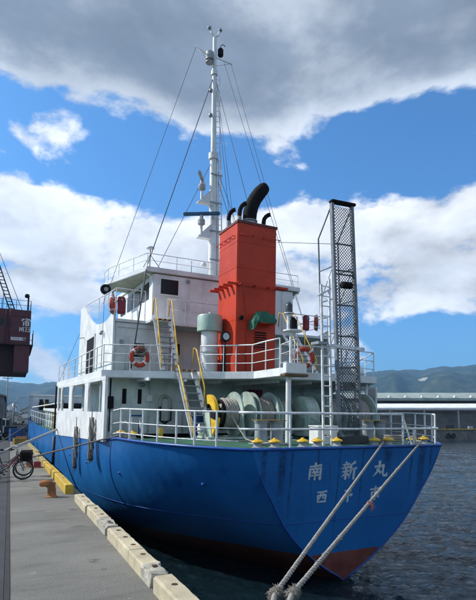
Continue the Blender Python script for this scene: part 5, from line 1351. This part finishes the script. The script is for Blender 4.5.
MB().tube([(6.7, 1.2, 14.3), (3.5, 1.2, 22)], .03, 6).build('jib_stay', WIRE, lt, True)
MB().lathe([(2.6, 0), (2.6, 7.34)], (-2.0, 4.5, 0), 'Z', 28).build('pedestal', MAROOND, cr, 35)

# ------------------------------------------------------------------ the far end of the quay
def shed(loc, w_, d_, h, rh, wm, rm_, label, doors=1, name='shed'):
    e = empty(name, loc); tag(e, label, 'shed' if name == 'shed' else 'house')
    MB().prism([(0, 0), (w_, 0), (w_, h), (w_/2, h+rh), (0, h)], 0, d_, 'Y').build('wall', wm, e)
    MB().prism([(-.3, h-.1), (w_/2, h+rh+.02), (w_+.3, h-.1), (w_+.3, h+.14), (w_/2, h+rh+.26), (-.3, h+.14)], -.3, d_+.3, 'Y').build('roof', rm_, e)
    for k in range(doors): MB().box(w_*(k+.3)/doors, w_*(k+.7)/doors, -.08, -.003, 0, h*.6).build('door', mat('shed_door', (.09, .10, .12), .7), e)
    for k in range(max(2, int(w_/3))):
        x = w_*(k+.5)/max(2, int(w_/3)); MB().box(x-.4, x+.4, -.08, -.003, h*.68, h*.9).build('window', GLASS, e)
    return e
GW = mat('shed_grey_wall', (.16, .165, .17), .85, var=.3, vscale=.6); GR = mat('shed_grey_roof', (.20, .21, .22), .8, var=.25)
CW = mat('shed_cream_wall', (.44, .42, .36), .85, var=.2); BR = mat('house_brown_roof', (.16, .12, .10), .85, var=.3); BLR = mat('house_blue_roof', (.09, .13, .20), .7, var=.2)
shed((-14, 92, 0), 12.9, 46, 6.2, 1.6, GW, GR, 'dark grey quayside shed at the left edge of the picture', 3)
rnd = random.Random(11)
hl_ = ['cream shed with a pale roof at the end of the quay', 'small pale house left of the cream shed', 'blue roofed house at the end of the quay', 'brown roofed house at the end of the quay', 'tall pale block at the foot of the left hill', 'low grey house behind the street lamp', 'pale flat house half hidden by the ship bow', 'brown roofed house higher on the left slope']
for (a, d, w_, h, z), l, (wm, rm_) in zip([(2.4, 190, 7, 3.0, -.06), (-1.0, 205, 5, 4, -.06), (2.2, 235, 8, 5, -.06), (-4.0, 225, 8, 5.5, -.06), (-3.2, 290, 6, 10, -.06), (1.5, 270, 9, 5, -.06), (9.5, 240, 12, 7, -.06), (5, 310, 9, 9, -.06)], hl_, [(CW, CW), (CW, GR), (WHITE, BLR), (CW, BR), (GREYWHITE, GR), (GW, GR), (WHITE, GR), (CW, BR)]):
    shed((a, d, z), w_, 8, h, h*.28, wm, rm_, l, 1, 'house')
# houses dotted on the hill foot
HB_ = []
for k in range(26):
    az = R(rnd.uniform(-3.5, 5.5)); d = rnd.uniform(1330, 1900); HB_.append((az, d))
hmesh = [o for o in bpy.data.objects if o.name == 'hills'][0].data
import bisect
def hill_z(az, d):
    i = round((az+75)/195*640); j = round((d-1250)/(4300-1250)*46); v = hmesh.vertices[i*47+j].co; return v
hw_ = MB().prism([(-6, 0), (6, 0), (6, 6), (0, 9), (-6, 6)], -5, 5, 'Y').mesh('wall', mat('hill_house_wall', (.62, .60, .55), .8, var=.2, vscale=.1))
hr_ = MB().prism([(-6.6, 5.7), (0, 9.05), (6.6, 5.7), (6.6, 6.3), (0, 9.8), (-6.6, 6.3)], -5.6, 5.6, 'Y').mesh('roof', BR)
rh = random.Random(21)
for k in range(30):
    v = hill_z(rh.uniform(-2.5, 6.0), 1250+66.3*rh.choice((2, 3, 4, 5, 6, 7, 8, 9)))
    e = empty('hill_house', (v.x, v.y, v.z-1.0), (0, 0, rh.uniform(0, 3))); tag(e, 'small pale house on the slope of the left hill', 'house', 'houses scattered on the left hill')
    link('wall', hw_, e); link('roof', hr_, e)
# street lamps and poles
def street_lamp(loc, h, arm, label, arch=True):
    e = empty('street_lamp', loc); tag(e, label, 'street lamp', 'lamps along the quay')
    P = [(0, 0, 0), (0, 0, h*.8)]+[(arm*(1-math.cos(a))*.9, 0, h*.8+h*.2*math.sin(a)) for a in [PI/2*i/6 for i in range(1, 7)]]+[(arm*1.1, 0, h*.995)]
    MB().tube(P, [.10, .075]+[.05]*7, 8).build('pole', STEELG, e, True)
    MB().lathe([(.05, 0), (.16, .05), (.12, .16)], (arm*1.15, 0, h*.96), 'Z', 12).build('lamp_head', RAILW, e, True)
    MB().box(-.18, .18, -.18, .18, 0, .06).build('foot', STEELG, e)
street_lamp((.55, 96, 0), 6.3, 2.0, 'arched street lamp beyond the bicycles at the left')
street_lamp((-.2, 150, 0), 7.0, 2.2, 'smaller arched street lamp further along the quay')
def pole(loc, h, r, m, label):
    e = empty('utility_pole', loc); tag(e, label, 'pole', 'poles along the quay')
    MB().tube([(0, 0, 0), (0, 0, h)], [r, r*.7], 10).build('shaft', m, e, True)
    MB().box(-.9, .9, -.06, .06, h-.55, h-.43).build('cross_arm', m, e); MB().box(-r*1.6, r*1.6, -r*1.6, r*1.6, 0, .1).build('foot', m, e)
    for x in (-.8, 0, .8): MB().lathe([(.06, 0), (.08, .08), (.04, .18)], (x, 0, h-.43), 'Z', 8).build('insulator', RAILW, e, True)
pole((-.85, 110, 0), 11.2, .16, mat('concrete_pole', (.30, .30, .29), .85, var=.2), 'tall thin utility pole behind the bicycles')
pole((.45, 118, 0), 6.0, .30, RAILW, 'thick short white pole beside the arched lamp')
pole((2.9, 210, 0), 9, .16, MATS['concrete_pole'], 'distant utility pole beside the ship bow')
# parked vehicles and goods
def truck(loc, rz, cabm, bodym, label):
    e = empty('parked_truck', loc, (0, 0, rz)); tag(e, label, 'truck', 'trucks parked at the far quay')
    MB().prism([(0, .45), (0, 1.35), (.35, 2.25), (1.55, 2.3), (1.55, .45)], -.95, .95, 'X').build('cab', cabm, e, False, .05)
    MB().prism([(.03, 1.42), (.33, 2.15), (.36, 2.15), (.06, 1.42)], -.82, .82, 'X').build('windscreen', GLASS, e).location.y = -.05
    MB().box(-.95, .95, 1.62, 5.2, .75, 2.1).build('cargo_body', bodym, e, False, .03)
    MB().box(-.4, .4, .2, 5.1, .45, .74).build('chassis', BLACK, e)
    wm = MB().lathe([(.2, -.11), (.38, -.11), (.38, .11), (.2, .11)], axis='X', n=18).mesh('wheel', TYRE, 40)
    for x in (-.8, .8):
        for y in (.85, 4.2): link('wheel', wm, e, (x, y, .38))
        MB().box(x*.9-.14, x*.9+.14, -.04, .0, .75, .95).build('headlight', RAILW, e)
    MB().box(-.95, .95, -.12, -.02, .42, .62).build('bumper', STEELG, e)
truck((-1.65, 56, -.012), R(0), BIKEB, mat('truck_grey', (.12, .125, .13), .7, var=.2), 'dark grey truck parked at the left edge of the quay')
truck((-1.4, 70, -.012), R(2), GREYWHITE, BLUEC, 'white cabbed truck with a blue body parked further off')
truck((-.95, 84, -.012), R(-2), mat('truck_green', (.05, .10, .08), .6), WOODB, 'truck with a brown body near the tall pole')
def crate(loc, w_, d_, h, m, label):
    e = empty('crate', loc, (0, 0, rnd.uniform(-.2, .2))); tag(e, label, 'crate', 'crates on the far quay edge')
    for z in range(3): MB().box(-w_/2, w_/2, -d_/2, d_/2, h*z/3+.01, h*(z+1)/3-.02).build('board', m, e, False, .01)
    for x in (-w_/2, w_/2):
        for y in (-d_/2, d_/2): MB().box(x-.04, x+.04, y-.04, y+.04, 0, h+.02).build('corner_post', m, e)
crate((.75, 44, 0), .8, .7, .5, mat('dull_yellow_crate', (.36, .24, .05), .7, var=.3, rust=.4), 'yellow crate on the quay behind the bicycles')
crate((.95, 47, 0), .8, .8, .55, mat('crate_orange', (.42, .16, .03), .7, var=.2), 'orange crate just beyond the yellow crate')
crate((.55, 52, 0), 1.0, 1.0, 1.2, BLUEC, 'blue crate standing beyond the orange crate')
crate((.1, 58, 0), 1.1, 1.1, 1.35, mat('crate_dark', (.03, .035, .04), .8), 'black crate at the far quay')
crate((.9, 62, 0), 1.2, 1.2, 1.5, mat('crate_pale', (.36, .37, .36), .8), 'pale grey crate at the far quay')
crate((.9, 70, 0), 1.2, 1.2, 1.7, WOODB, 'brown crate farthest along the quay')
